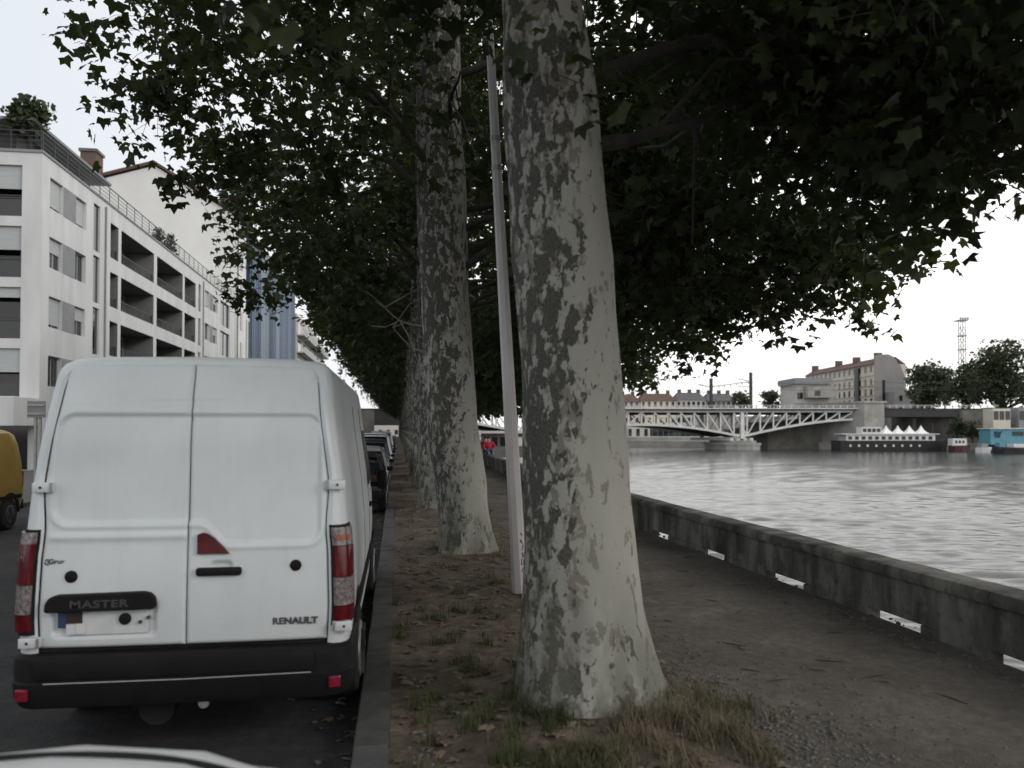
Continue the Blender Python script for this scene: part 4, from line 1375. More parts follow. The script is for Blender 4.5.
def bough_points(boughs, n, rng, per=17, spread=.25, shell=.55):
    vol = np.array([b[3] * b[4] * b[5] * (b[6] if len(b) > 6 else 1) for b in boughs]); vol = vol / vol.sum()
    out = []; tw = []
    for b, w_ in zip(boughs, vol):
        k = max(1, int(n * w_ / per))
        d = rng.normal(0, 1, (k, 3)); d /= np.linalg.norm(d, axis=1)[:, None]
        r = rng.uniform(0, 1, k) ** shell
        # ragged outline
        ph = rng.uniform(0, 6.28, 6)
        lob = 1 + .16 * np.sin(3 * np.arctan2(d[:, 1], d[:, 0]) + ph[0]) + .13 * np.sin(5 * d[:, 2] + ph[1]) + .12 * np.sin(7 * d[:, 0] + ph[2]) * np.sin(6 * d[:, 1] + ph[3])
        c = d * (r * lob)[:, None] * np.array([b[3], b[4], b[5]]) + np.array(b[:3])
        m_ = rng.integers(max(2, per // 2), per + per // 2, k)
        idx = np.repeat(np.arange(k), m_)
        out.append(c[idx] + np.clip(rng.normal(0, 1, (len(idx), 3)), -1.5, 1.5) * np.array([spread, spread, spread * .75]))
        inn = np.array(b[:3])[None] - c; ln_ = np.linalg.norm(inn, axis=1)[:, None] + 1e-6
        e = c + inn / ln_ * np.minimum(ln_ * .8, rng.uniform(.5, 1.3, (k, 1))) + rng.normal(0, .08, (k, 3))
        tw.append(np.stack([c + rng.normal(0, .05, (k, 3)), e], 1))
    return np.concatenate(out), np.concatenate(tw)


LEAF, LEAFS = leaf_template(), leaf_simple()


def trunk_mesh(x0, y0, path, rad, parent, flare=.35, seed=0, nz=70, na=40, zb=.0):
    """path: list of (z, dx, dy), rad: list of (z, r), metres; tapered trunk with root flare"""
    z1 = path[-1][0]; rings = []
    for i in range(nz + 1):
        q = (i / nz) ** 1.35
        z = zb + (z1 - zb) * q
        cx = interp([(a, b) for a, b, c in path], z); cy = interp([(a, c) for a, b, c in path], z)
        r = interp(rad, z)
        rg = []
        for k_ in range(na):
            th = 2 * math.pi * k_ / na
            fl = flare * math.exp(-max(0, z - .08) / .26) * (.55 + .45 * math.cos(3 * th + seed)) + .07 * math.exp(-z / 1.1) * math.cos(2 * th + seed * 2)
            nn = .035 * mnoise.noise((math.cos(th) * 1.6 + seed, math.sin(th) * 1.6, z * 1.1)) + .012 * mnoise.noise((math.cos(th) * 5 + seed, math.sin(th) * 5, z * 3.5))
            rr_ = r * (1 + fl) + nn
            rg.append((x0 + cx + rr_ * math.cos(th), y0 + cy + rr_ * math.sin(th), z))
        rings.append(rg)
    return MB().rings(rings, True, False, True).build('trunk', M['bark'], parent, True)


def limb(parent, a, b, r0, r1, sag, rng, mat='bark', name='limb', n=9, twigs=5):
    a, b = Vector(a), Vector(b); mb = MB(); pts = []
    up = Vector((0, 0, 1))
    for i in range(n + 1):
        t_ = i / n
        p = a.lerp(b, t_) + up * (sag * math.sin(math.pi * min(1, t_ * 1.05)))
        if 0 < i < n: p += Vector((rng.uniform(-1, 1), rng.uniform(-1, 1), rng.uniform(-1, 1))) * .05 * (b - a).length / 4
        pts.append(p)
    mb.tube(pts, [r0 + (r1 - r0) * (i / n) ** .8 for i in range(n + 1)], 10)
    for k_ in range(twigs):
        i = rng.randint(n // 3, n)
        s = pts[i]; L = rng.uniform(.8, 2.0)
        d = Vector((rng.uniform(-1, 1), rng.uniform(-1, 1), rng.uniform(-.5, .7))).normalized()
        m1 = s + d * L * .5 + Vector((0, 0, rng.uniform(-.1, .15))); e = s + d * L + Vector((0, 0, rng.uniform(-.35, .1)))
        rb = max(.012, (r0 + (r1 - r0) * i / n) * .45)
        mb.tube([s, m1, e], [rb, rb * .7, .008], 6)
    return mb.build(name, M[mat], parent, True)


def boughs_for(v=0, low=0.0):
    r_ = random.Random(100 + v); j = lambda s: r_.uniform(-s, s)
    B = [(3.0 + j(.2), -1.4 + j(.4), 5.5 + low + j(.2), 2.1, 1.9, 1.55), (3.2 + j(.2), 1.6 + j(.4), 5.35 + low + j(.2), 2.2, 1.9, 1.6),
         (5.1 + j(.3), -1.0 + j(.5), 5.3 + low + j(.3), 1.8, 1.7, 1.5), (5.2 + j(.3), 1.7 + j(.5), 5.0 + low + j(.3), 1.7, 1.7, 1.35),
         (6.5 + j(.2), .2 + j(.8), 5.1 + low + j(.3), 1.1, 1.5, 1.2), (4.2, 0, 8.2, 2.8, 3.3, 1.9),
         (-2.2 + j(.3), -1.2 + j(.4), 7.1 + j(.3), 1.8, 1.9, 1.7), (-2.4 + j(.3), 1.6 + j(.4), 6.9 + j(.3), 1.9, 1.9, 1.7),
         (-4.3 + j(.3), .3 + j(.8), 8.0 + j(.3), 1.7, 2.5, 1.8), (-.3, -1.5, 7.2 + j(.3), 1.6, 1.6, 1.5), (.4, 1.8, 7.1 + j(.3), 1.7, 1.6, 1.6),
         (0, 0, 10.5, 3.2, 3.3, 2.3), (0, 0, 13.2, 3.6, 3.3, 2.2)]
    W = [1.35] * 6 + [.75, .75, .6, .65, .7, .6, .6]      # the crown is fullest on the river side
    return [(*b, w_) for b, w_ in zip(B, W)]


def plane_tree(i, x, y, label, path, rad, B, n, seed, limbs, leaf=.17, tmpl=None, flare=.38, extra=None):
    rng = np.random.default_rng(seed); rr_ = random.Random(seed)
    z0 = gz(x, y) - .12
    t = thing('plane_tree', label, 'tree', (x, y, 0), 'plane trees in the row along the quay')
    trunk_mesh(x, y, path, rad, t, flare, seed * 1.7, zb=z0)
    for (za, bx_, r0, sag, mt) in limbs:
        b = B[bx_]
        cx = interp([(a, b_) for a, b_, c in path], za); cy = interp([(a, c) for a, b_, c in path], za)
        limb(t, (x + cx, y + cy, za), (x + b[0], y + b[1], b[2]), r0 * .72, .012, sag, rr_, mt)
    P = bough_points(B, n, rng)
    P, TW = P
    leaves('crown', P, leaf, rng, tmpl or LEAF, M['leaf'], t, twigs=TW)      # crown points are local to the tree
    return t


LB = [(4.3, 0, .10, .5, 'wood_limb'), (4.6, 1, .11, .5, 'wood_limb'), (5.0, 2, .09, .7, 'wood_limb'), (5.4, 3, .08, .7, 'wood_limb'), (5.8, 6, .11, .3, 'wood_limb'), (5.5, 7, .12, .3, 'wood_limb'),
      (6.3, 8, .10, .4, 'wood_limb'), (6.2, 9, .10, .2, 'wood_limb'), (6.6, 10, .10, .2, 'wood_limb'), (7.5, 5, .11, .4, 'wood_limb'), (8, 11, .14, .1, 'wood_limb')]


def cpath(y, x, pts):     # picture measurements of the trunk edges -> centre line and radius by height
    path = []; rad = []
    for v, l, r_ in pts:
        d = y * CY + x * SY
        z = zf(v, d)
        xl, xr_ = (math.tan(math.atan((q - 512) / F) + YAW) * y for q in (l, r_))
        path.append((z, (xl + xr_) / 2 - x, 0)); rad.append((z, (xr_ - xl) / 2))
    return path, rad


p1, r1 = cpath(5.6, 1.40, [(690, 518, 654), (645, 521, 645), (600, 523, 637), (520, 525, 629), (430, 525, 622), (300, 517, 613), (200, 511, 606), (100, 503, 597), (0, 500, 578)])
p1 += [(9.5, p1[-1][1] - .1, 0), (13.5, p1[-1][1] - .1, 0)]; r1 += [(9.5, .17), (13.5, .03)]
B1 = boughs_for(1, .0)
B1[0] = (2.0, -.9, 5.6, 1.2, 1.4, 1.1); B1[1] = (2.6, 1.5, 5.6, 1.8, 1.7, 1.35)
B1[2] = (3.4, -1.0, 5.0, 1.3, 1.4, 1.25); B1[3] = (4.0, 1.2, 5.1, 1.6, 1.5, 1.25)
B1[6] = (-2.6, -1.0, 6.1, 1.2, 1.3, 1.2); B1[7] = (-2.2, 1.3, 6.6, 1.7, 1.7, 1.3)
LB1 = [(4.0, 1, .10, -.12, 'wood_limb'), (4.5, 3, .09, .5, 'wood_limb')] + LB[2:]
B1 += [(-.12, -.40, 4.35, .36, .16, .16, 9.0), (2.7, .35, 4.25, .95, 1.0, .8, 1.3), (4.3, 2.6, 5.7, 1.6, 1.5, 1.5), (5.4, 1.4, 6.3, 1.6, 1.9, 1.5), (2.9, 2.7, 6.3, 1.6, 1.4, 1.3), (3.2, -.2, 6.4, 1.5, 1.6, 1.2)]
plane_tree(0, 1.40, 5.6, 'mottled plane tree filling the middle foreground, beside the lamp post', p1, r1, B1, 52000, 11, LB1, .13, flare=.22)
p2, r2 = cpath(12.4, 1.15, [(550, 440, 496), (500, 437, 488), (430, 427, 479), (300, 421, 469), (200, 416, 466), (100, 415, 460), (0, 420, 459)])
p2 += [(12, p2[-1][1], 0), (15, p2[-1][1] + .2, 0)]; r2 += [(12, .16), (15, .03)]
B2 = boughs_for(2, -.15)
for k_ in (6, 7, 8): B2[k_] = (*B2[k_][:6], .55)
B2[9] = (*B2[9][:6], .1)
B2.append((-4.05, .1, 5.95, .8, .9, .55, 1.2))
B2 += [(-4.75, .2, 7.0, .9, 1.0, .9, 1.2), (-3.6, .1, 6.15, .75, 1.0, .7, 1.2), (4.2, 2.5, 6.9, 2.0, 1.5, 1.4), (2.2, 0, 6.6, 1.6, 1.8, 1.3)]
plane_tree(1, 1.15, 12.4, 'leaning plane tree just behind the lamp post', p2, r2, B2, 31000, 12, LB, .15, flare=.3)
gen_path = [(0, 0, 0), (3, -.12, 0), (6, -.25, 0), (10, -.2, 0), (15, 0, 0)]
gen_rad = [(0, .40), (1, .36), (3, .33), (6, .28), (10, .16), (15, .03)]
y, x = TREES[3]
plane_tree(2, x, y, 'third plane tree back along the row, with dead pale twigs on its trunk', [(a, b - .03, c) for a, b, c in gen_path], gen_rad, boughs_for(3, -.2) + [(-4.7, .2, 6.2, .85, 1.1, .85, 1.2), (-4.3, .6, 5.3, .75, 1.0, .65, 1.2), (-3.4, -.3, 5.7, .9, 1.2, .8), (2.6, 1.2, 4.2, 1.4, 1.4, 1.0)], 23000, 13, LB, .165)
y, x = TREES[0]
B0 = boughs_for(5, 0)
B0[0] = (2.2, 2.4, 6.0, 1.6, 1.6, 1.2); B0[1] = (2.9, 4.6, 4.75, 1.2, 1.0, .75); B0[2] = (4.2, 4.2, 4.7, 1.2, 1.1, .95); B0[3] = (3.4, 5.4, 4.9, 1.2, .9, .8); B0[7] = (-2.1, 5.0, 5.0, .6, .7, .4)
B0 += [(1.3, 5.2, 4.4, 1.0, .6, .5, 1.6), (2.2, 4.9, 4.45, .9, .7, .6, 1.5), (-2.0, 4.8, 4.05, .35, .4, .2, 1.5)]
B0[6] = (-2.2, 2.2, 5.9, 1.5, 1.6, 1.0); B0[4] = (1.4, 3.6, 5.6, 1.5, 1.2, 1.1)
plane_tree(9, x, y, 'plane tree at the photographer whose leafy boughs hang into the top of the view', gen_path, gen_rad, B0, 46000, 14, LB, .095)

far1 = None
rngF = random.Random(5)
protos = []
for i, (y, x) in enumerate(TREES[4:]):
    lab = 'plane tree far back in the row along the quay, hidden trunk behind trunk'
    if i == 0: lab = 'fourth plane tree back in the row, behind the tree with dead twigs'
    if i == 1: lab = 'fifth plane tree back in the row along the quay'
    if i < 3:
        t = plane_tree(3 + i, x, y, lab, gen_path, gen_rad, boughs_for(20 + i, -.5) + [(2.8, 1.0, 3.6, 1.7, 1.8, 1.1), (1.2, -1.0, 4.6, 1.2, 1.4, .9), (-3.2, .5, 7.2, 1.6, 2.2, 1.3), (-1.5, 1.0, 5.4, 1.2, 1.8, 1.1)], 15000 if i < 2 else 11000, 20 + i, LB, .20 if i < 2 else .25, LEAFS)
        protos.append(t)
    else:
        t = dup(protos[i % 3], None, lab, (x, y, 0))
# dead twigs on the third trunk
dt = [o for o in bpy.data.objects if o.name.startswith('plane_tree') and o.get('label', '').startswith('third')][0]
rr_ = random.Random(3)
y, x = TREES[3]
for zz, dx in ((4.5, -1.2), (3.9, -.8)):
    limb(dt, (x - .35, y - .2, zz), (x - .3 + dx, y - .6, zz + .5), .03, .008, -.15, rr_, 'dead_wood', 'dead_twig', 6, 4)

# ================================================================== leaf litter, grass, gravel
rng = np.random.default_rng(2)
n = 2400
px = rng.uniform(.02, 2.3, n); py = 3.2 + 36 * rng.uniform(0, 1, n) ** 1.8
P = np.array([(a, b, gz(a, b) + .012) for a, b in zip(px, py)], np.float32)
tag(leaves('leaf_litter', P, .075, rng, LEAF, M['dry_leaf'], None, flat=True), 'dry brown fallen leaves scattered over the verge', 'leaves', kind='stuff')
n = 260
px = -.27 - np.abs(rng.normal(0, .22, n)); py = rng.uniform(3, 24, n)
P = np.stack([px, py, np.full(n, .012)], -1).astype(np.float32)
tag(leaves('leaf_litter', P, .06, rng, LEAF, M['dry_leaf'], None, flat=True), 'dry fallen leaves lying in the gutter along the kerb', 'leaves', kind='stuff')


def grass(name, pts, h, rng, mat, label):
    n = len(pts); H = h * rng.uniform(.4, 1.2, n)
    a = rng.uniform(0, 6.28, n); b = rng.uniform(.15, 1.0, n); w_ = rng.uniform(.0028, .0055, n)
    d = np.stack([np.cos(a), np.sin(a), np.zeros(n)], -1); s = np.stack([-np.sin(a), np.cos(a), np.zeros(n)], -1)
    V = []
    for q in (0, .4, .75, 1.0):
        c = pts + d * (H * b * q ** 2)[:, None] + np.array([0, 0, 1])[None] * (H * q * (1 - .35 * b * q))[:, None]
        ww = (w_ * (1 - q * .9))[:, None]
        V += [c - s * ww, c + s * ww]
    V = np.stack(V, 1).reshape(-1, 3)
    f0 = np.array([(0, 1, 3, 2), (2, 3, 5, 4), (4, 5, 7, 6)])
    Q = (f0[None] + (np.arange(n) * 8)[:, None, None]).reshape(-1, 4)
    return tag(np_obj(name, V, Q, mat), label, 'grass', kind='stuff')


def scatter(spots, k, rng):
    out = []
    for cx, cy, rx, ry, n in spots:
        q = rng.normal(0, 1, (n, 2)) * np.array([rx, ry]) * .5 + np.array([cx, cy])
        # tufts
        out += [(a, b) for a, b in q if -.03 < a < 2.5 and math.hypot(a - 1.42, b - 5.6) > .36]
    return np.array([(a, b, gz(a, b) - .01) for a, b in out], np.float32)


sp_dry = [(1.75, 4.95, .45, .45, 2000), (2.0, 5.05, .4, .5, 1700), (1.2, 4.65, .5, .4, 800), (2.15, 4.75, .3, .4, 900), (.6, 4.6, .6, .4, 160), (1.2, 12.1, .7, .5, 400), (.6, 7.0, .8, 1.6, 160), (1.0, 10.8, .8, 1.2, 500), (.7, 16, .9, 3, 800)]
rr_ = random.Random(8)
tuft = []
for cx, cy, rx, ry, n in sp_dry:
    k_ = max(4, n // 70)
    for _ in range(k_): tuft.append((rr_.gauss(cx, rx * .55), rr_.gauss(cy, ry * .55), .09, .09, n // k_))
grass('dry_grass', scatter(tuft, 1, rng), .15, rng, M['dry_grass'], 'dry straw coloured grass around the foot of the nearest plane tree')
sp_g = [(.75, 4.85, .5, .5, 700), (1.0, 5.2, .35, .3, 500), (2.25, 5.25, .12, .2, 260), (.35, 5.6, .4, .7, 500), (.7, 6.6, .7, 1.0, 500), (.5, 8.5, .7, 1.4, 500), (.9, 4.5, .7, .3, 500)]
tuft = []
for cx, cy, rx, ry, n in sp_g:
    k_ = max(3, n // 45)
    for _ in range(k_): tuft.append((rr_.gauss(cx, rx * .55), rr_.gauss(cy, ry * .55), .08, .08, n // k_))
grass('green_grass', scatter(tuft, 1, rng), .15, rng, M['green_grass'], 'sparse green grass tufts on the dark verge')


def pebbles(name, spots, label, mat, s0=.004, s1=.014):
    bm = bmesh.new(); bmesh.ops.create_icosphere(bm, subdivisions=1, radius=1)
    v0 = np.array([v.co[:] for v in bm.verts], np.float32); f0 = np.array([[v.index for v in f.verts] for f in bm.faces], np.int32); bm.free()
    P = []
    for cx, cy, rx, ry, n in spots:
        q = rng.normal(0, 1, (n, 2)) * np.array([rx, ry]) * .6 + np.array([cx, cy])
        P += [(a, b, gz(a, b) + .003) for a, b in q if a > 0 and (a < xw(b) - .1 or s1 > .02)]
    P = np.array(P, np.float32); n = len(P)
    s = s0 + s1 * rng.uniform(0, 1, n) ** 2.2
    sc = np.stack([s * rng.uniform(.7, 1.4, n), s * rng.uniform(.7, 1.4, n), s * .6], -1)
    V = v0[None] * sc[:, None, :] * (1 + rng.normal(0, .12, (n, len(v0), 1))) + P[:, None, :]
    Q = f0[None] + (np.arange(n) * len(v0))[:, None, None]
    return tag(np_obj(name, V.reshape(-1, 3), Q.reshape(-1, 3), mat), label, 'gravel', kind='stuff')


pebbles('gravel', [(2.3, 5.4, .3, .7, 800), (2.5, 4.7, .5, .6, 600), (.15, 4.6, .15, .5, 120), (3.0, 5.2, 1.0, 1.6, 260), (4.6, 7, .2, 2.5, 350), (2.3, 7, .4, 2, 300), (.8, 10, .8, 4, 250)], 'loose gravel and pale pebbles on the bare path and verge', simple('pebble', (.17, .163, .15), (.08, .077, .07), 30, .9))
pebbles('rubble', [(xw(y_) + .03, y_, .10, .5, 5) for y_ in (5.6, 6.3, 7.0, 7.4, 8.1, 9.3, 9.9, 11.4, 12.0, 13.6, 14.3)], 'rough stone rubble lying along the foot of the parapet', simple('rubble_stone', (.12, .115, .10), (.06, .058, .05), 12, .9), .01, .03)
# twigs
tw = MB(); rr_ = random.Random(12)
for _ in range(60):
    a, b = rr_.uniform(.2, 4.4), rr_.uniform(4.0, 12)
    an = rr_.uniform(0, 6.28); L = rr_.uniform(.08, .3)
    p_ = [(a + math.cos(an) * L * q + rr_.uniform(-.01, .01), b + math.sin(an) * L * q, gz(a, b) + .008) for q in (-.5, 0, .5)]
    tw.tube(p_, [.003, .005, .002], 5)
tag(tw.build('twig_litter', M['wood_limb']), 'thin dry twigs littering the path and verge', 'twigs', kind='stuff')
# ================================================================== railway bridge
FB = 195.0
BR = lambda l, d, z: (lf(l - .8 * d, FB + d)[0], lf(l - .8 * d, FB + d)[1], z)   # the piers stand askew, along the current


def bbox(mb, l0, l1, d0, d1, z0, z1, z0b=None, z1b=None):
    vs = [BR(l0, d0, z0), BR(l1, d0, z0), BR(l1, d1, z0), BR(l0, d1, z0), BR(l0, d0, z1), BR(l1, d0, z1), BR(l1, d1, z1), BR(l0, d1, z1)]
    return mb.add(vs, [(0, 1, 2, 3), (7, 6, 5, 4), (0, 4, 5, 1), (1, 5, 6, 2), (2, 6, 7, 3), (3, 7, 4, 0)])


t = thing('railway_bridge', 'pale grey steel truss railway bridge across the river', 'bridge', BR(31, 0, -3))
LP, RP, RE, LE, MID = 7.0, 56.0, 83.0, -20.0, 31.5


def zbot(l):
    if LP <= l <= RP: return 3.1 - 2.95 * (abs(l - MID) / 24.5) ** 2.0
    d = (RE - l) / 27 if l > RP else (l - LE) / 27
    return 4.4 - 4.2 * max(0, d) ** 1.6


for dd in (0, 9.5):
    mb = MB(); l = LE; k_ = 0
    bbox(mb, LE, RE, dd - .25, dd + .25, 6.1, 6.65)
    npan = 32; st = (RE - LE) / npan
    while k_ < npan:
        a, b = LE + k_ * st, LE + (k_ + 1) * st
        za, zb_ = zbot(a), zbot(b)
        mb.beam(BR(a, dd, za), BR(b, dd, zb_), .5, .55)
        mb.beam(BR(a, dd, za), BR(a, dd, 6.1), .34, .3)
        up = ((LE < a < LP) and True) or (MID <= a < RP)
        if (LP <= a < MID) or a >= RP: mb.beam(BR(a, dd, za), BR(b, dd, 6.1), .4, .3) if a >= RP or True else None
        else: mb.beam(BR(a, dd, 6.1), BR(b, dd, zb_), .4, .3)
        k_ += 1
    mb.beam(BR(RP, dd - .05, zbot(RP) - .4), BR(RP, dd - .05, 6.1), .9, .8)
    mb.beam(BR(LP, dd - .05, zbot(LP) - .4), BR(LP, dd - .05, 6.1), .9, .8)
    mb.build('truss', M['bridge_paint'], t)
mb = MB(); bbox(mb, LE - 18, RE + 36, -.9, 10.4, 6.66, 7.05); mb.build('deck', M['bridge_dark'], t)
mb = MB(); bbox(mb, LE, RE, -1.3, -.92, 6.9, 7.12)
l = LE
while l <= RE + 34:
    bbox(mb, l, l + .12, -1.25, -1.1, 7.121, 7.75); l += 1.7
bbox(mb, LE, RE + 34, -1.25, -1.1, 7.76, 7.86); bbox(mb, LE, RE + 34, -1.22, -1.14, 7.4, 7.46)
mb.build('railing', M['bridge_paint'], t)
mb = MB(); l = LE
while l < RE:
    bbox(mb, l, l + .3, .3, 9.2, 5.6, 6.05); l += 3.2
for d_ in (3.0, 6.4):
    l = LE
    while l < RE - 1:
        vs = []
        mb.beam(BR(l, d_, zbot(l)), BR(l + 1.6, d_, zbot(l + 1.6)), .5, .6); l += 1.6
l = LP - 12
mb.build('cross_beam', M['bridge_dark'], t)
so_ = MB(); l = LE; rr0 = []
while l <= RE: rr0.append([BR(l, .4, zbot(l) + .25), BR(l, 9.1, zbot(l) + .25)]); l += 1.03
so_.rings(rr0, False); so_.build('soffit', M['bridge_dark'], t)
for l in (LP, RP):
    pr = MB()
    pts = [(-4, 0), (-2.8, -1.6), (0, -2.4), (2.8, -1.6), (4, 0), (3.2, 5), (2.4, 7.2), (0, 8.2), (-1.6, 7.2), (-2.6, 5)]
    pr.prism([BR(l + a * .95, b, 0)[:2] for a, b in pts], -6, -1.9)
    pr.prism([BR(l + a * 1.04, b * 1.03, 0)[:2] for a, b in pts], -1.898, -1.3)
    pr.prism([BR(l + a * .7, b * .9, 0)[:2] for a, b in pts], -1.298, -.75)
    pr.build('pier', M['stone_light'], t)
    bb = MB()
    for a in (-2.4, -.8, .8, 2.4): bbox(bb, l + a - .4, l + a + .4, 0, 9.5, -.748, zbot(l) - .28)
    bb.build('bearing', M['bridge_paint'], t)
# stone abutment with a low tower, and side span over the quay road
mb = MB(); bbox(mb, RE - .2, RE + 4.6, -2.5, 11.5, -3, 8.3); mb.build('abutment', M['stone_light'], t)
mb = MB(); bbox(mb, RE - .5, RE + 4.9, -2.8, 11.8, 8.302, 8.8); mb.build('coping', M['stone_light'], t)
mb = MB(); bbox(mb, RE - 14, RE - .25, 6, 11, -3, 3.8); mb.build('abutment', M['stone_dark'], t)
mb = MB(); bbox(mb, RE + 4.7, RE + 24, -1.5, 10.5, 5.0, 6.6); mb.build('girder', M['bridge_dark'], t)
mb = MB(); bbox(mb, RE + 24.1, RE + 38, -2, 11.5, -3, 6.6); mb.build('abutment', M['stone_dark'], t)
mb = MB(); bbox(mb, RE + 14, RE + 14.8, -.5, .4, -1.3, 4.99); mb.build('column', M['bridge_dark'], t)
mb = MB(); bbox(mb, LE - 16, LE - .2, -1, 10.5, 3.0, 6.5); mb.build('girder', M['bridge_dark'], t)
mb = MB(); bbox(mb, LE - .4, LE + 2, -1.5, 11, -4, 6.6); mb.build('abutment', M['stone_dark'], t)
mb = MB(); bbox(mb, LE - 20, LE - 14.5, -1.5, 11, -4, 6.6); mb.build('abutment', M['stone_dark'], t)

masts = []
for u_, vt, lab in ((716, 378, 'shorter dark catenary mast standing on the railway bridge'), (756, 372, 'taller dark catenary mast standing on the railway bridge')):
    l = (u_ - 512) / F * FB; zt = zf(vt, FB)
    t = thing('catenary_mast', lab, 'mast', BR(l, 1, 7.05), 'catenary masts on the railway bridge')
    mb = MB(); bbox(mb, l - .2, l + .2, .9, 1.3, 7.06, zt); mb.build('post', M['mast_steel'], t)
    mb = MB(); mb.tube([BR(l, 1.2, zt - 2.2), BR(l + .2, 4.2, zt - 1.4)], .1, 6); mb.tube([BR(l, 1.2, zt - 3.4), BR(l + .2, 4.2, zt - 3.2)], .08, 6); mb.build('arm', M['mast_steel'], t)
    masts.append((l, zt))
t = thing('overhead_wire', 'thin overhead railway wires strung above the bridge', 'wire', BR(31, 1, 9))
for k_, (z0, z1, d_) in enumerate(((11.8, 11.8, 4.2), (13.3, 13.1, 4.2), (13.9, 14.3, 1.2))):
    pts = []
    for i in range(61):
        l = -30 + 160 * i / 60
        ph = ((l - masts[0][0]) % 34) / 34
        pts.append(BR(l, d_, z0 + (z1 - z0) * i / 60 - (0.9 if k_ else 0) * 4 * ph * (1 - ph)))
    MB().tube(pts, .05, 4).build('cable', M['mast_steel'], t)
g = thing('signal_gantry', 'slender horizontal signal gantry between the two catenary masts', 'gantry', BR(54, 1, 13))
mb = MB(); l0, l1 = masts[0][0] + .5, masts[1][0] - .5
mb.beam(BR(l0, 1.2, masts[0][1] - 2.0), BR(l1, 1.2, masts[0][1] - .9), .16, .16)
for i in range(7):
    q = i / 6
    mb.beam(BR(l0 + (l1 - l0) * q, 1.2, masts[0][1] - 2 + 1.1 * q), BR(l0 + (l1 - l0) * q, 1.2, masts[0][1] - 2.5 + 1.1 * q), .12, .12)
mb.build('beam', M['mast_steel'], g)

# ================================================================== far bank
struct(MB().prism([lf(34, 229), lf(90, 216), lf(90, 520), lf(-60, 520), lf(8, 243)], -1.3, -.2).build('quay', M['stone_light']))


def block(name, label, cat, l0, l1, f0, f1, z0, z1, mat, roofmat=None, rh=0, rows=0, cols=0, zr=3.2, z_first=3.0, wz=1.7, ww=1.0, hip=2.0, side_cols=0, group=None):
    t = thing(name, label, cat, (*lf((l0 + l1) / 2, f0), z0), group)
    P = lambda l, f_: lf(l, f_)
    MB().prism([P(l0, f0), P(l1, f0), P(l1, f1), P(l0, f1)], z0, z1).build('wall', M[mat], t)
    if roofmat:
        e = .4; h = hip
        v = [(*P(l0 - e, f0 - e), z1 + .01), (*P(l1 + e, f0 - e), z1 + .01), (*P(l1 + e, f1 + e), z1 + .01), (*P(l0 - e, f1 + e), z1 + .01),
             (*P(l0 + h, f0 + (f1 - f0) * .4), z1 + rh), (*P(l1 - h, f0 + (f1 - f0) * .4), z1 + rh), (*P(l1 - h, f0 + (f1 - f0) * .6), z1 + rh), (*P(l0 + h, f0 + (f1 - f0) * .6), z1 + rh)]
        ro = MB().add(v, [(3, 2, 1, 0), (0, 1, 5, 4), (1, 2, 6, 5), (2, 3, 7, 6), (3, 0, 4, 7), (4, 5, 6, 7)]).build('roof', M[roofmat], t)
        for q in (.2, .55, .85):
            lc = l0 + (l1 - l0) * q
            MB().prism([P(lc - .6, f0 + (f1 - f0) * .4), P(lc + .6, f0 + (f1 - f0) * .4), P(lc + .6, f0 + (f1 - f0) * .5), P(lc - .6, f0 + (f1 - f0) * .5)], z1 + rh * .7, z1 + rh + 1.2).build('chimney', M['brick'], ro)
    for r_ in range(rows):
        for c_ in range(cols):
            lc = l0 + (l1 - l0) * (c_ + .5) / cols; zz = z_first + zr * r_
            MB().prism([P(lc - ww / 2, f0 - .12), P(lc + ww / 2, f0 - .12), P(lc + ww / 2, f0 - .01), P(lc - ww / 2, f0 - .01)], zz, zz + wz).build('window', M['glass_dark'], t)
        for c_ in range(side_cols):
            fc = f0 + (f1 - f0) * (c_ + .5) / side_cols; zz = z_first + zr * r_
            MB().prism([P(l0 - .12, fc - ww / 2), P(l0 - .01, fc - ww / 2), P(l0 - .01, fc + ww / 2), P(l0 - .12, fc + ww / 2)], zz, zz + wz).build('window', M['glass_dark'], t)
    return t


def fz(v, f_): return zf(v, f_)


# distant terrace of pale houses behind the bridge
F3 = 300
for k_, (u0, u1, vt, mt, rm, lab) in enumerate(((606, 640, 402, 'pale_house', 'roof_tile', 'leftmost pale house with red roof behind the bridge'),
                                              (640.5, 676, 401, 'cream', 'roof_tile', 'cream house with red roof behind the bridge, second from the left'),
                                              (676.5, 706, 400, 'pale_house', 'roof_slate', 'pale house with slate grey roof behind the bridge, left of the masts'),
                                              (560, 605.5, 400, 'cream', 'roof_tile', 'cream house half hidden by the nearest plane trunk'),
                                              (706.5, 736, 401, 'grey_render', 'roof_slate', 'grey house behind the shorter catenary mast'))):
    l0, l1 = (u0 - 512) / F * F3, (u1 - 512) / F * F3
    block('town_house', lab, 'house', l0, l1, F3, F3 + 12, -1, fz(vt, F3), mt, rm, fz(vt - 8, F3) - fz(vt, F3), 4, 6, 3.0, 1.6, 1.7, .95, 1.5)
# low quay buildings seen under the bridge
for k_, (u0, u1, lab) in enumerate(((618, 650, 'low pale building under the left arch of the bridge'), (652, 702, 'low arcaded building with dark openings under the bridge'), (704, 800, 'long stone warehouse glimpsed beneath the bridge by the right pier'))):
    f_ = 245
    l0, l1 = (u0 - 512) / F * f_, (u1 - 512) / F * f_
    block('quay_building', lab, 'building', l0, l1, f_, f_ + 8, -1, (2.9, 3.2, 6.0)[k_], ('pale_house', 'grey_render', 'stone_light')[k_], None, 0, 1, (4, 9, 7)[k_], 3, -.1, 2.2, 1.0 if k_ != 1 else 1.5)
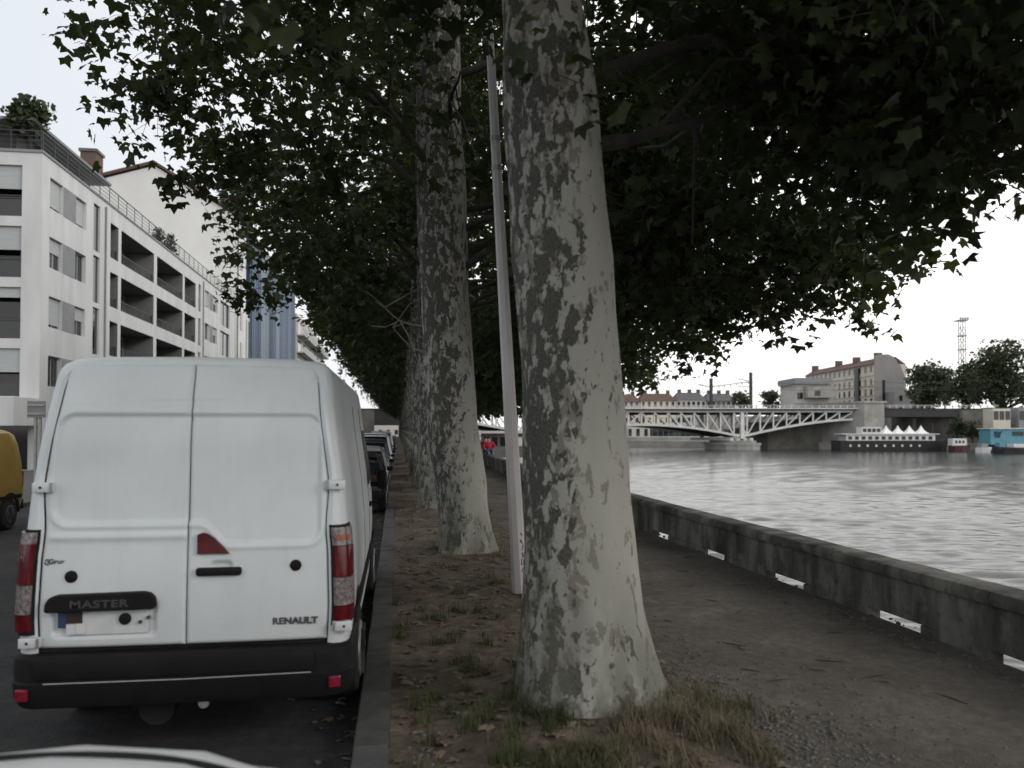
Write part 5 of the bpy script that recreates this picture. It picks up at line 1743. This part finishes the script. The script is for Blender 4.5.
# modern block with overhanging upper floor
f_ = 228
l0, l1 = (797 - 512) / F * f_, (829 - 512) / F * f_
t = block('corner_block', 'pale modernist block with an overhanging flat top left of the red roofed building', 'building', l0, l1, f_, f_ + 14, -1, fz(384, f_), 'pale_house', None, 0, 3, 5, 3.1, 4.4, 1.8, 1.5)
P = lambda a, b: lf(a, b)
MB().prism([P(l0 - .8, f_ - 1), P(l1 + .8, f_ - 1), P(l1 + .8, f_ + 14), P(l0 - .8, f_ + 14)], fz(384, f_) + .01, fz(378, f_)).build('roof_slab', M['facade_grey'], t)
MB().prism([P(l0 + 2, f_ - 3.2), P(l1 + 1, f_ - 3.2), P(l1 + 1, f_ - .15), P(l0 + 2, f_ - .15)], fz(398, f_), fz(387, f_)).build('overhang', M['stone_light'], t)
MB().prism([P(l0 + 4, f_ - 3.3), P(l0 + 5.5, f_ - 3.3), P(l0 + 5.5, f_ - 3.21), P(l0 + 4, f_ - 3.21)], fz(396, f_), fz(391, f_)).build('window', M['glass_dark'], t)
# big red roofed building with grey gable
f0, f1 = 230, 284
l0, l1 = (875 - 512) / F * 230, (905 - 512) / F * 230 + .6
ze = fz(364, f0)
t = thing('apartment_house', 'six storey cream house with red roof and bare grey gable across the river', 'building', (*lf(l0, f0), -1))
MB().prism([P(l0, f0 + .3), P(l1, f0 + .3), P(l1, f1), P(l0, f1)], -1, ze).build('wall', M['cream'], t)
gp = [(875, 410), (875, 356), (879, 354.5), (889, 354), (893, 356), (897, 360), (899, 364), (901, 365), (905, 375), (905.6, 440), (875, 440)]
v = [(*lf((u - 512) / F * f0, f0), fz(vv, f0)) for u, vv in gp[1:]] + [(*lf((u - 512) / F * f0, f0 + .29), fz(vv, f0)) for u, vv in gp[1:]]
n_ = len(gp) - 1
MB().add(v, [tuple(range(n_)), tuple(range(2 * n_ - 1, n_ - 1, -1))] + [(i, (i + 1) % n_, n_ + (i + 1) % n_, n_ + i) for i in range(n_)]).build('gable', M['grey_render'], t)
zr_ = fz(356.5, f0)
v = [(*P(l0 - .7, f0 + .31), ze), (*P(l0 - .7, f1), ze), (*P(l0 + 3.0, f1), zr_), (*P(l0 + 3.0, f0 + .31), zr_), (*P(l1 - 3, f0 + .31), zr_), (*P(l1 - 3, f1), zr_), (*P(l1, f1), ze), (*P(l1, f0 + .31), ze)]
ro = MB().add(v, [(0, 1, 2, 3), (3, 2, 5, 4), (4, 5, 6, 7), (0, 3, 4, 7), (1, 6, 5, 2)]).build('roof', M['roof_tile'], t)
for q in (.08, .35, .6, .98):
    fc = f0 + (f1 - f0) * q
    MB().prism([P(l0 + 2, fc - .6), P(l0 + 4, fc - .6), P(l0 + 4, fc + .6), P(l0 + 2, fc + .6)], zr_ - 1, zr_ + 1.5).build('chimney', M['brick'], ro)
for r_ in range(7):
    for c_ in range(14):
        fc = f0 + 2.2 + 3.75 * c_; zz = .6 + 2.85 * r_
        if r_ == 6: zz = ze - 1.9
        w_ = MB().prism([P(l0 - .1, fc - .6), P(l0 - .01, fc - .6), P(l0 - .01, fc + .6), P(l0 - .1, fc + .6)], zz, zz + 1.75).build('window', M['glass_dark'], t)
        MB().prism([P(l0 - .18, fc - .75), P(l0 - .101, fc - .75), P(l0 - .101, fc + .75), P(l0 - .18, fc + .75)], zz - .2, zz - .02).build('sill', M['stone_light'], w_)
for zz in (3.0, 5.9, 8.8, 11.6, 14.5, 17.4):
    MB().prism([P(l0 - .35, f0 + .35), P(l0 - .185, f0 + .35), P(l0 - .185, f1), P(l0 - .35, f1)], zz, zz + .16).build('cornice', M['stone_light'], t)
MB().prism([P(l0 - .7, f0 + 9.5), P(l0 - .36, f0 + 9.5), P(l0 - .36, f0 + 12), P(l0 - .7, f0 + 12)], 4, ze - .5).build('balcony_column', M['rail'], t)
MB().prism([P(l0 + 2.2, f0 - .06), P(l0 + 3.0, f0 - .06), P(l0 + 3.0, f0 - .01), P(l0 + 2.2, f0 - .01)], 7, fz(380, f0)).build('flue_stain', M['void_dark'], t)
block('annexe', 'grey annexe at the foot of the bare gable', 'building', l0 + 3.2, l1 + 1.5, f0 - 5, f0 - .1, -1, fz(392, f0), 'grey_render', None, 0, 2, 2, 3.4, 6.6, 1.5, .8)

# lattice tower
f_ = 262; l = (963 - 512) / F * f_
t = thing('lattice_tower', 'tall pale lattice lighting tower rising behind the right bank trees', 'tower', (*lf(l, f_), -1))
zt = fz(321, f_)
for dx in (-.95, .95):
    for dyy in (-.95, .95):
        MB().beam((*lf(l + dx, f_ + dyy), -1), (*lf(l + dx * .75, f_ + dyy * .75), zt), .18, .18).build('leg', M['tower_steel'], t)
mb = MB(); z = 2; k_ = 0
while z < zt - 2:
    s = .95 - .24 * (z + 1) / (zt + 1)
    for (a, b), (c, d) in (((-s, -s), (s, -s)), ((s, -s), (s, s)), ((s, s), (-s, s)), ((-s, s), (-s, -s))):
        mb.beam((*lf(l + a, f_ + b), z), (*lf(l + c, f_ + d), z + 2.0), .09, .09)
    z += 2.0
mb.build('bracing', M['tower_steel'], t)
for zz, s in ((zt, 1.35), (zt - 5, 1.1), (zt - 9.5, 1.0)):
    MB().prism([lf(l - s - (.5 if zz == zt else 0), f_ - s), lf(l + s, f_ - s), lf(l + s, f_ + s), lf(l - s - (.5 if zz == zt else 0), f_ + s)], zz, zz + .35).build('platform', M['tower_steel'], t)
for k_ in range(4):
    MB().prism([lf(l - 1.4 + .8 * k_, f_ - 1.5), lf(l - .9 + .8 * k_, f_ - 1.5), lf(l - .9 + .8 * k_, f_ - 1.2), lf(l - 1.4 + .8 * k_, f_ - 1.2)], zt + .4, zt + 1.1).build('floodlight', M['tower_steel'], t)


def bank_tree(label, u, f_, vtop, vbot, wpx, mat, seed, n=2600, name='bank_tree', group='trees on the far bank', leaf=.55, zb=-1.2):
    l = (u - 512) / F * f_; x, y = lf(l, f_)
    rx = wpx / 2 / F * f_; zt, zl = fz(vtop, f_), fz(vbot, f_)
    rng_ = np.random.default_rng(seed); r_ = random.Random(seed)
    t = thing(name, label, 'tree' if name != 'bank_shrub' else 'shrub', (x, y, zb), group)
    H_ = zt - zl; B = []
    for k_ in range(11):
        a = r_.uniform(0, 6.28); q = r_.uniform(.25, .75)
        zz = zl + H_ * r_.uniform(.22, .82)
        pinch = 1 - .55 * abs((zz - zl) / H_ - .45) * 1.6
        B.append((math.cos(a) * rx * q * pinch, math.sin(a) * rx * q * pinch, zz - zb, rx * r_.uniform(.32, .5), rx * r_.uniform(.32, .5), H_ * r_.uniform(.14, .24)))
    B.append((0, 0, zl + H_ * .82 - zb, rx * .45, rx * .45, H_ * .18)); B.append((0, 0, zl + H_ * .5 - zb, rx * .6, rx * .6, H_ * .35))
    Pn, _ = bough_points(B, n, rng_, 7, leaf * .9, .5)
    mb = MB(); r0 = max(.12, rx * .055)
    mb.tube([(x, y, zb), (x + .1, y, (zb + zl) / 2), (x, y, zl + H_ * .55)], [r0 * 1.25, r0, r0 * .5], 9)
    for b in B[:7]: mb.tube([(x, y, zl + H_ * .1), (x + b[0] * .6, y + b[1] * .6, (zl + b[2] + zb) / 2 + .5), (x + b[0], y + b[1], b[2] + zb)], [r0 * .55, r0 * .35, .04], 6)
    mb.build('trunk', M['wood_limb'], t, True)
    leaves('crown', Pn, leaf, rng_, LEAFS, M[mat], t, 1.3)
    return t


bank_tree('large dark broad tree at the right edge of the far bank', 1003, 200, 341, 418, 98, 'leaf_far', 31, 9500)
bank_tree('dark tree partly behind the large broad tree on the far bank', 968, 226, 360, 416, 50, 'leaf_far', 32, 4600)
bank_tree('paler loose tree nearest the bare gable on the far bank', 928, 212, 361, 413, 56, 'leaf_far_light', 33, 5200)
bank_tree('tall pale tree top behind the loose tree beside the lattice tower', 945, 240, 362, 410, 40, 'leaf_far_light', 37, 2200)
bank_tree('dark tree on the far bank cut by the frame edge', 1050, 205, 352, 412, 70, 'leaf_far', 38, 2600)
bank_tree('small green tree behind the bridge between the masts, left one', 742, 250, 390, 412, 26, 'leaf_far_light', 34, 1200)
bank_tree('small green tree behind the bridge just right of the taller mast', 772, 246, 389, 412, 26, 'leaf_far_light', 35, 1200)
bank_tree('bushy shrub on the quay slope beside the blue houseboat', 972, 184, 420, 441, 24, 'leaf_far', 36, 1100, 'bank_shrub', 'shrubs on the quay slope', .35)
bank_tree('shaggy darker shrub on the quay wall left of the other shrub', 957, 186, 413, 440, 22, 'leaf_far', 39, 1100, 'bank_shrub', 'shrubs on the quay slope', .35)
# rooftop shrubs on the white apartment block
for (u, Yr, vt, vb, wpx, lab, sd) in ((26, Y0 + .8, 92, 136, 46, 'big feathery shrub at the roof corner of the white apartments', 41), (165, yb_of(165), 226, 250, 16, 'small planter shrub on the apartment roof terrace', 42), (178, yb_of(178), 232, 256, 14, 'smaller planter shrub further along the apartment roof terrace', 43)):
    X = BX - .7 if u > 100 else BX - 1.0
    f_ = X * SY + Yr * CY
    l_ = X * CY - Yr * SY
    bank_tree(lab, 512 + l_ / f_ * F, f_, vt, vb, wpx, 'leaf_far', sd, 420 if u > 100 else 1300, 'roof_shrub', 'shrubs on the apartment roof', .16 if u > 100 else .2, TOPZ + .05)

# quay walls and sheds behind the boats
F2 = 196
t = thing('retaining_wall', 'pale stone retaining wall behind the moored boats on the far bank', 'wall', (*lf(112, F2 + 4), -1.2))
MB().prism([lf(118, 198), lf(170, 190), lf(170, 192.5), lf(118, 200.5)], -1.3, fz(409, 198)).build('wall', M['stone_light'], t)
MB().prism([lf(117.8, 197.7), lf(170, 189.7), lf(170, 192.7), lf(117.8, 200.7)], fz(409, 198) + .002, fz(409, 198) + .35).build('coping', M['stone_dark'], t)
t = block('quay_pavilion', 'cream pavilion with dark windows above the blue houseboat', 'building', (983 - 512) / F * 188, (1000 - 512) / F * 188, 184, 188, -1, fz(409, 188), 'cream', None, 0, 1, 3, 3, 4.2, 2, 1.0)
t = block('quay_pavilion', 'grey blue pavilion with dark windows behind the blue houseboat at the frame edge', 'building', (1008 - 512) / F * 188, (1034 - 512) / F * 188, 184, 188, -1, fz(408, 188), 'facade_grey', None, 0, 1, 3, 3, 4.2, 2, 1.6)


# ------------------------------------------------------------------ boats
def hull(mb, l0, l1, f0, beam, z0, z1, bow=6, sheer=.5):
    """plan with pointed right-hand end"""
    ring_lo, ring_hi = [], []
    pts = [(l0, 0), (l0 + .8, -beam / 2), (l1 - bow, -beam / 2), (l1 - bow * .4, -beam * .36), (l1, 0), (l1 - bow * .4, beam * .36), (l1 - bow, beam / 2), (l0 + .8, beam / 2)]
    for a, b in pts:
        s = sheer * max(0, (a - (l1 - bow * 1.6)) / (bow * 1.6)) ** 2 + sheer * .5 * max(0, ((l0 + 3) - a) / 3)
        ring_lo.append((*lf(a - (.5 if a > l1 - 1 else 0), f0 + b * .92), z0)); ring_hi.append((*lf(a, f0 + b), z1 + s))
    return mb.rings([ring_lo, ring_hi], True, True, True)


def tent(parent, l, f_, z0, zp, s):
    prof = [(1.0, 0), (.62, .22), (.34, .48), (.14, .78), (.0, 1.0)]
    rings = []
    for q, h in prof:
        q = max(q, .01)
        rings.append([(*lf(l + dx * s * q, f_ + dy_ * s * q), z0 + (zp - z0) * h) for dx, dy_ in ((-1, -1), (0, -1.02), (1, -1), (1.02, 0), (1, 1), (0, 1.02), (-1, 1), (-1.02, 0))])
    return MB().rings(rings, True, False, True).build('tent', M['tent_white'], parent, True)


f_ = 184
U = lambda u, ff=184: (u - 512) / F * ff
t = thing('restaurant_barge', 'long black restaurant barge with a row of white peaked tents on deck', 'boat', (*lf(U(890), f_), -3))
hull(MB(), U(832), U(948), f_, 5.6, -3.3, fz(441, f_), 6, .3).build('hull', M['hull_black'], t)
mb = MB(); mb.prism([lf(U(842), f_ - 2.2), lf(U(930), f_ - 2.2), lf(U(930), f_ + 2.2), lf(U(842), f_ + 2.2)], fz(441, f_) + .01, fz(434.5, f_)); mb.build('cabin', M['boat_white'], t)
for k_ in range(13):
    lc = U(846 + 6.6 * k_)
    MB().prism([lf(lc - .42, f_ - 2.26), lf(lc + .42, f_ - 2.26), lf(lc + .42, f_ - 2.21), lf(lc - .42, f_ - 2.21)], fz(439.5, f_), fz(436.2, f_)).build('window', M['glass_dark'], t)
MB().prism([lf(U(838), f_ - 2.5), lf(U(934), f_ - 2.5), lf(U(934), f_ + 2.5), lf(U(838), f_ + 2.5)], fz(434.5, f_) + .01, fz(433.6, f_)).build('deck', M['boat_white'], t)
for k_ in range(4): tent(t, U(886 + 11.6 * k_), f_, fz(433.6, f_) + .02, fz(425.3, f_), 1.3)
MB().prism([lf(U(859), f_ - 1.6), lf(U(878), f_ - 1.6), lf(U(878), f_ + 1.6), lf(U(859), f_ + 1.6)], fz(433.5, f_) + .01, fz(427, f_)).build('wheelhouse', M['boat_white'], t)
for k_ in range(4):
    lc = U(861.5 + 4.6 * k_)
    MB().prism([lf(lc - .4, f_ - 1.66), lf(lc + .4, f_ - 1.66), lf(lc + .4, f_ - 1.61), lf(lc - .4, f_ - 1.61)], fz(432, f_), fz(428.5, f_)).build('window', M['glass_dark'], t)
for k_ in range(9):
    lc = U(845 + 8.5 * k_)
    MB().prism([lf(lc - .22, f_ - 2.86), lf(lc + .22, f_ - 2.86), lf(lc + .22, f_ - 2.80), lf(lc - .22, f_ - 2.80)], fz(446.5, f_), fz(444.3, f_)).build('fender', M['boat_white'], t)
MB().tube([(*lf(U(927), f_ - 2.3), fz(434, f_)), (*lf(U(927), f_ - 2.3), fz(423, f_))], .09, 6).build('flagpole', M['mast_steel'], t)
f2 = 178
t = thing('cabin_cruiser', 'small white cruiser with a dark red hull moored right of the tented barge', 'boat', (*lf(U(957, f2), f2), -3))
hull(MB(), U(948, f2), U(970, f2), f2, 2.6, -3.2, fz(446, f2), 2.5, .3).build('hull', M['hull_red'], t)
MB().prism([lf(U(950, f2), f2 - 1), lf(U(964, f2), f2 - 1), lf(U(964, f2), f2 + 1), lf(U(950, f2), f2 + 1)], fz(446, f2) + .03, fz(438.5, f2)).build('cabin', M['boat_white'], t)
for k_ in range(3):
    MB().prism([lf(U(952.5 + 3.5 * k_, f2), f2 - 1.06), lf(U(954.5 + 3.5 * k_, f2), f2 - 1.06), lf(U(954.5 + 3.5 * k_, f2), f2 - 1.01), lf(U(952.5 + 3.5 * k_, f2), f2 - 1.01)], fz(443, f2), fz(440.5, f2)).build('window', M['glass_dark'], t)
f3 = 178
t = thing('houseboat', 'bright blue houseboat at the right edge of the river', 'boat', (*lf(U(1015, f3), f3), -3))
hull(MB(), U(984, f3), U(1062, f3), f3, 5, -3.3, fz(444.5, f3), 3, .1).build('hull', M['paint_navy'], t)
MB().prism([lf(U(984.5, f3), f3 - 2.2), lf(U(1050, f3), f3 - 2.2), lf(U(1050, f3), f3 + 2.2), lf(U(984.5, f3), f3 + 2.2)], fz(444.5, f3) + .01, fz(429, f3)).build('cabin', M['hull_blue'], t)
MB().prism([lf(U(983, f3), f3 - 2.5), lf(U(1052, f3), f3 - 2.5), lf(U(1052, f3), f3 + 2.5), lf(U(983, f3), f3 + 2.5)], fz(429, f3) + .01, fz(428, f3)).build('roof', M['boat_white'], t)
for (u0, u1) in ((1006, 1017), (1021, 1034)):
    MB().prism([lf(U(u0, f3), f3 - 2.3), lf(U(u1, f3), f3 - 2.3), lf(U(u1, f3), f3 - 2.21), lf(U(u0, f3), f3 - 2.21)], fz(435.5, f3), fz(431.5, f3)).build('window', M['glass_dark'], t)
mb = MB(); rr_ = random.Random(9)
for k_ in range(7):
    pts_ = [(*lf(U(988 + rr_.uniform(0, 9), f3), f3 - 2.24), fz(rr_.uniform(431, 438), f3)) for _ in range(4)]
    mb.tube(pts_, .1, 5)
mb.build('mural', M['paint_navy'], t)
f4 = 170
t = thing('motor_boat', 'small white motor boat lying left of the black hulled boat', 'boat', (*lf(U(983, f4), f4), -3))
hull(MB(), U(975, f4), U(992, f4), f4, 2, -3.1, fz(448, f4), 1.5, .2).build('hull', M['boat_white'], t)
MB().prism([lf(U(979, f4), f4 - .7), lf(U(986, f4), f4 - .7), lf(U(986, f4), f4 + .7), lf(U(979, f4), f4 + .7)], fz(447.8, f4), fz(443.5, f4)).build('cabin', M['facade_grey'], t)
f5 = 164
t = thing('work_boat', 'black hulled boat with a white cover in front of the blue houseboat', 'boat', (*lf(U(1010, f5), f5), -3))
mb = MB(); hull(mb, -U(1042, f5), -U(991, f5), f5, 3.4, -3.2, fz(448.5, f5), 5, .5)
mb.v = [(*lf(-(q[0] * CY - q[1] * SY), q[0] * SY + q[1] * CY), q[2]) for q in mb.v]
mb.build('hull', M['hull_black'], t)
MB().prism([lf(U(1010, f5), f5 - 1.2), lf(U(1034, f5), f5 - 1.2), lf(U(1034, f5), f5 + 1.2), lf(U(1010, f5), f5 + 1.2)], fz(448.4, f5), fz(444, f5)).build('cover', M['boat_white'], t)
MB().prism([lf(U(997, f5), f5 - .8), lf(U(1003, f5), f5 - .8), lf(U(1003, f5), f5 + .8), lf(U(997, f5), f5 + .8)], fz(448.4, f5), fz(442.5, f5)).build('wheelhouse', M['hull_blue'], t)

# moored boat with pale roof on this bank, seen past the trunks
f6 = 80
U6 = lambda u: (u - 512) / F * f6
t = thing('tour_boat', 'moored boat with a white roof seen between the nearest trunks', 'boat', (*lf(U6(512), f6), -3))
hull(MB(), U6(478), U6(546), f6 + 1.5, 3.6, -3.2, -.9, 2, .2).build('hull', M['boat_white'], t)
MB().prism([lf(U6(481), f6), lf(U6(541), f6), lf(U6(541), f6 + 2.8), lf(U6(481), f6 + 2.8)], -.88, zf(433.5, f6)).build('cabin', M['stone_dark'], t)
MB().prism([lf(U6(479), f6 - .4), lf(U6(544), f6 - .4), lf(U6(544), f6 + 3.2), lf(U6(479), f6 + 3.2)], zf(433.5, f6) + .01, zf(431, f6)).build('roof', M['boat_white'], t)
for k_ in range(7):
    u_ = 484 + 8.2 * k_
    MB().prism([lf(U6(u_), f6 - .06), lf(U6(u_ + 5.5), f6 - .06), lf(U6(u_ + 5.5), f6 - .01), lf(U6(u_), f6 - .01)], zf(446, f6), zf(437, f6)).build('window', M['glass_dark' if k_ < 4 else 'boat_white'], t)

# ------------------------------------------------------------------ person on the parapet
px_, py_ = 4.70, 41.0
t = thing('person', 'person in a red jacket and jeans sitting along the parapet wall with legs stretched out', 'person', (px_, py_, .705))


def skin(name, verts, edges, rad, mat, parent, lv=1):
    me = bpy.data.meshes.new(name); b = base_of(parent)
    me.from_pydata([tuple(Vector(v_) - b) for v_ in verts], edges, [])
    o = bpy.data.objects.new(name, me); COL.objects.link(o); o.parent = parent
    o.modifiers.new('skin', 'SKIN'); o.modifiers.new('sub', 'SUBSURF').levels = lv
    o.modifiers['sub'].render_levels = lv
    o.modifiers['skin'].use_smooth_shade = True
    for i, r_ in enumerate(rad): me.skin_vertices[0].data[i].radius = (r_, r_)
    me.skin_vertices[0].data[0].use_root = True
    me.materials.append(mat)
    return o


q = lambda x, y, z: (px_ + x, py_ + y, .705 + z)
# seated along the wall: back to the far side, legs stretched towards the camera's right
Vb = [q(0, .1, .12), q(0, .16, .40), q(0, .2, .58), q(0, .18, .68), q(0, .15, .82), q(-.17, .18, .56), q(-.26, .0, .36), q(-.2, -.22, .30), q(.17, .18, .56), q(.28, .0, .36), q(.2, -.2, .28),
      q(-.1, -.38, .2), q(-.11, -.82, .08), q(.1, -.35, .26), q(.1, -.7, .09), q(-.11, -.95, .12), q(.1, -.84, .12), q(-.2, -.3, .28), q(.2, -.28, .26)]
Eb = [(0, 1), (1, 2), (2, 3), (3, 4), (2, 5), (5, 6), (6, 7), (7, 17), (2, 8), (8, 9), (9, 10), (10, 18), (0, 11), (11, 12), (12, 15), (0, 13), (13, 14), (14, 16)]
Rb = [.14, .14, .11, .06, .105, .06, .045, .035, .06, .045, .035, .08, .055, .08, .055, .04, .04, .035, .035]
skin('body', Vb, Eb, Rb, M['skin'], t)
Vj = [q(0, .1, .16), q(0, .16, .40), q(0, .2, .6), q(-.19, .18, .57), q(-.28, .0, .36), q(-.2, -.2, .30), q(.19, .18, .57), q(.3, .0, .36), q(.2, -.18, .28)]
skin('jacket', Vj, [(0, 1), (1, 2), (2, 3), (3, 4), (4, 5), (2, 6), (6, 7), (7, 8)], [.18, .19, .13, .09, .075, .06, .09, .075, .06], M['red_cloth'], t)
Vt = [q(0, .08, .11), q(-.1, -.38, .2), q(-.11, -.86, .09), q(.1, -.35, .26), q(.1, -.74, .1)]
skin('trousers', Vt, [(0, 1), (1, 2), (0, 3), (3, 4)], [.165, .105, .075, .105, .075], M['denim'], t)
Vh = [q(0, .19, .82), q(0, .18, .9)]
skin('hair', Vh, [(0, 1)], [.095, .09], M['hair'], t)
t.scale = (1.08, 1.08, 1.08)
t2 = dup(t, None, 'person in a dark maroon jacket sitting just behind the one in bright red', (px_ - .05, py_ + 1.0, .705))
t['group'] = t2['group'] = 'people sitting on the parapet'
for ch in kids(t2):
    if ch.name.startswith('jacket'):
        ch.data = ch.data.copy(); ch.data.materials[0] = simple('maroon_cloth', (.12, .015, .03), (.08, .012, .02), 6, .85)
    if ch.name.startswith('trousers'):
        ch.data = ch.data.copy(); ch.data.materials[0] = simple('dark_denim', (.02, .03, .06), (.03, .04, .08), 6, .9)
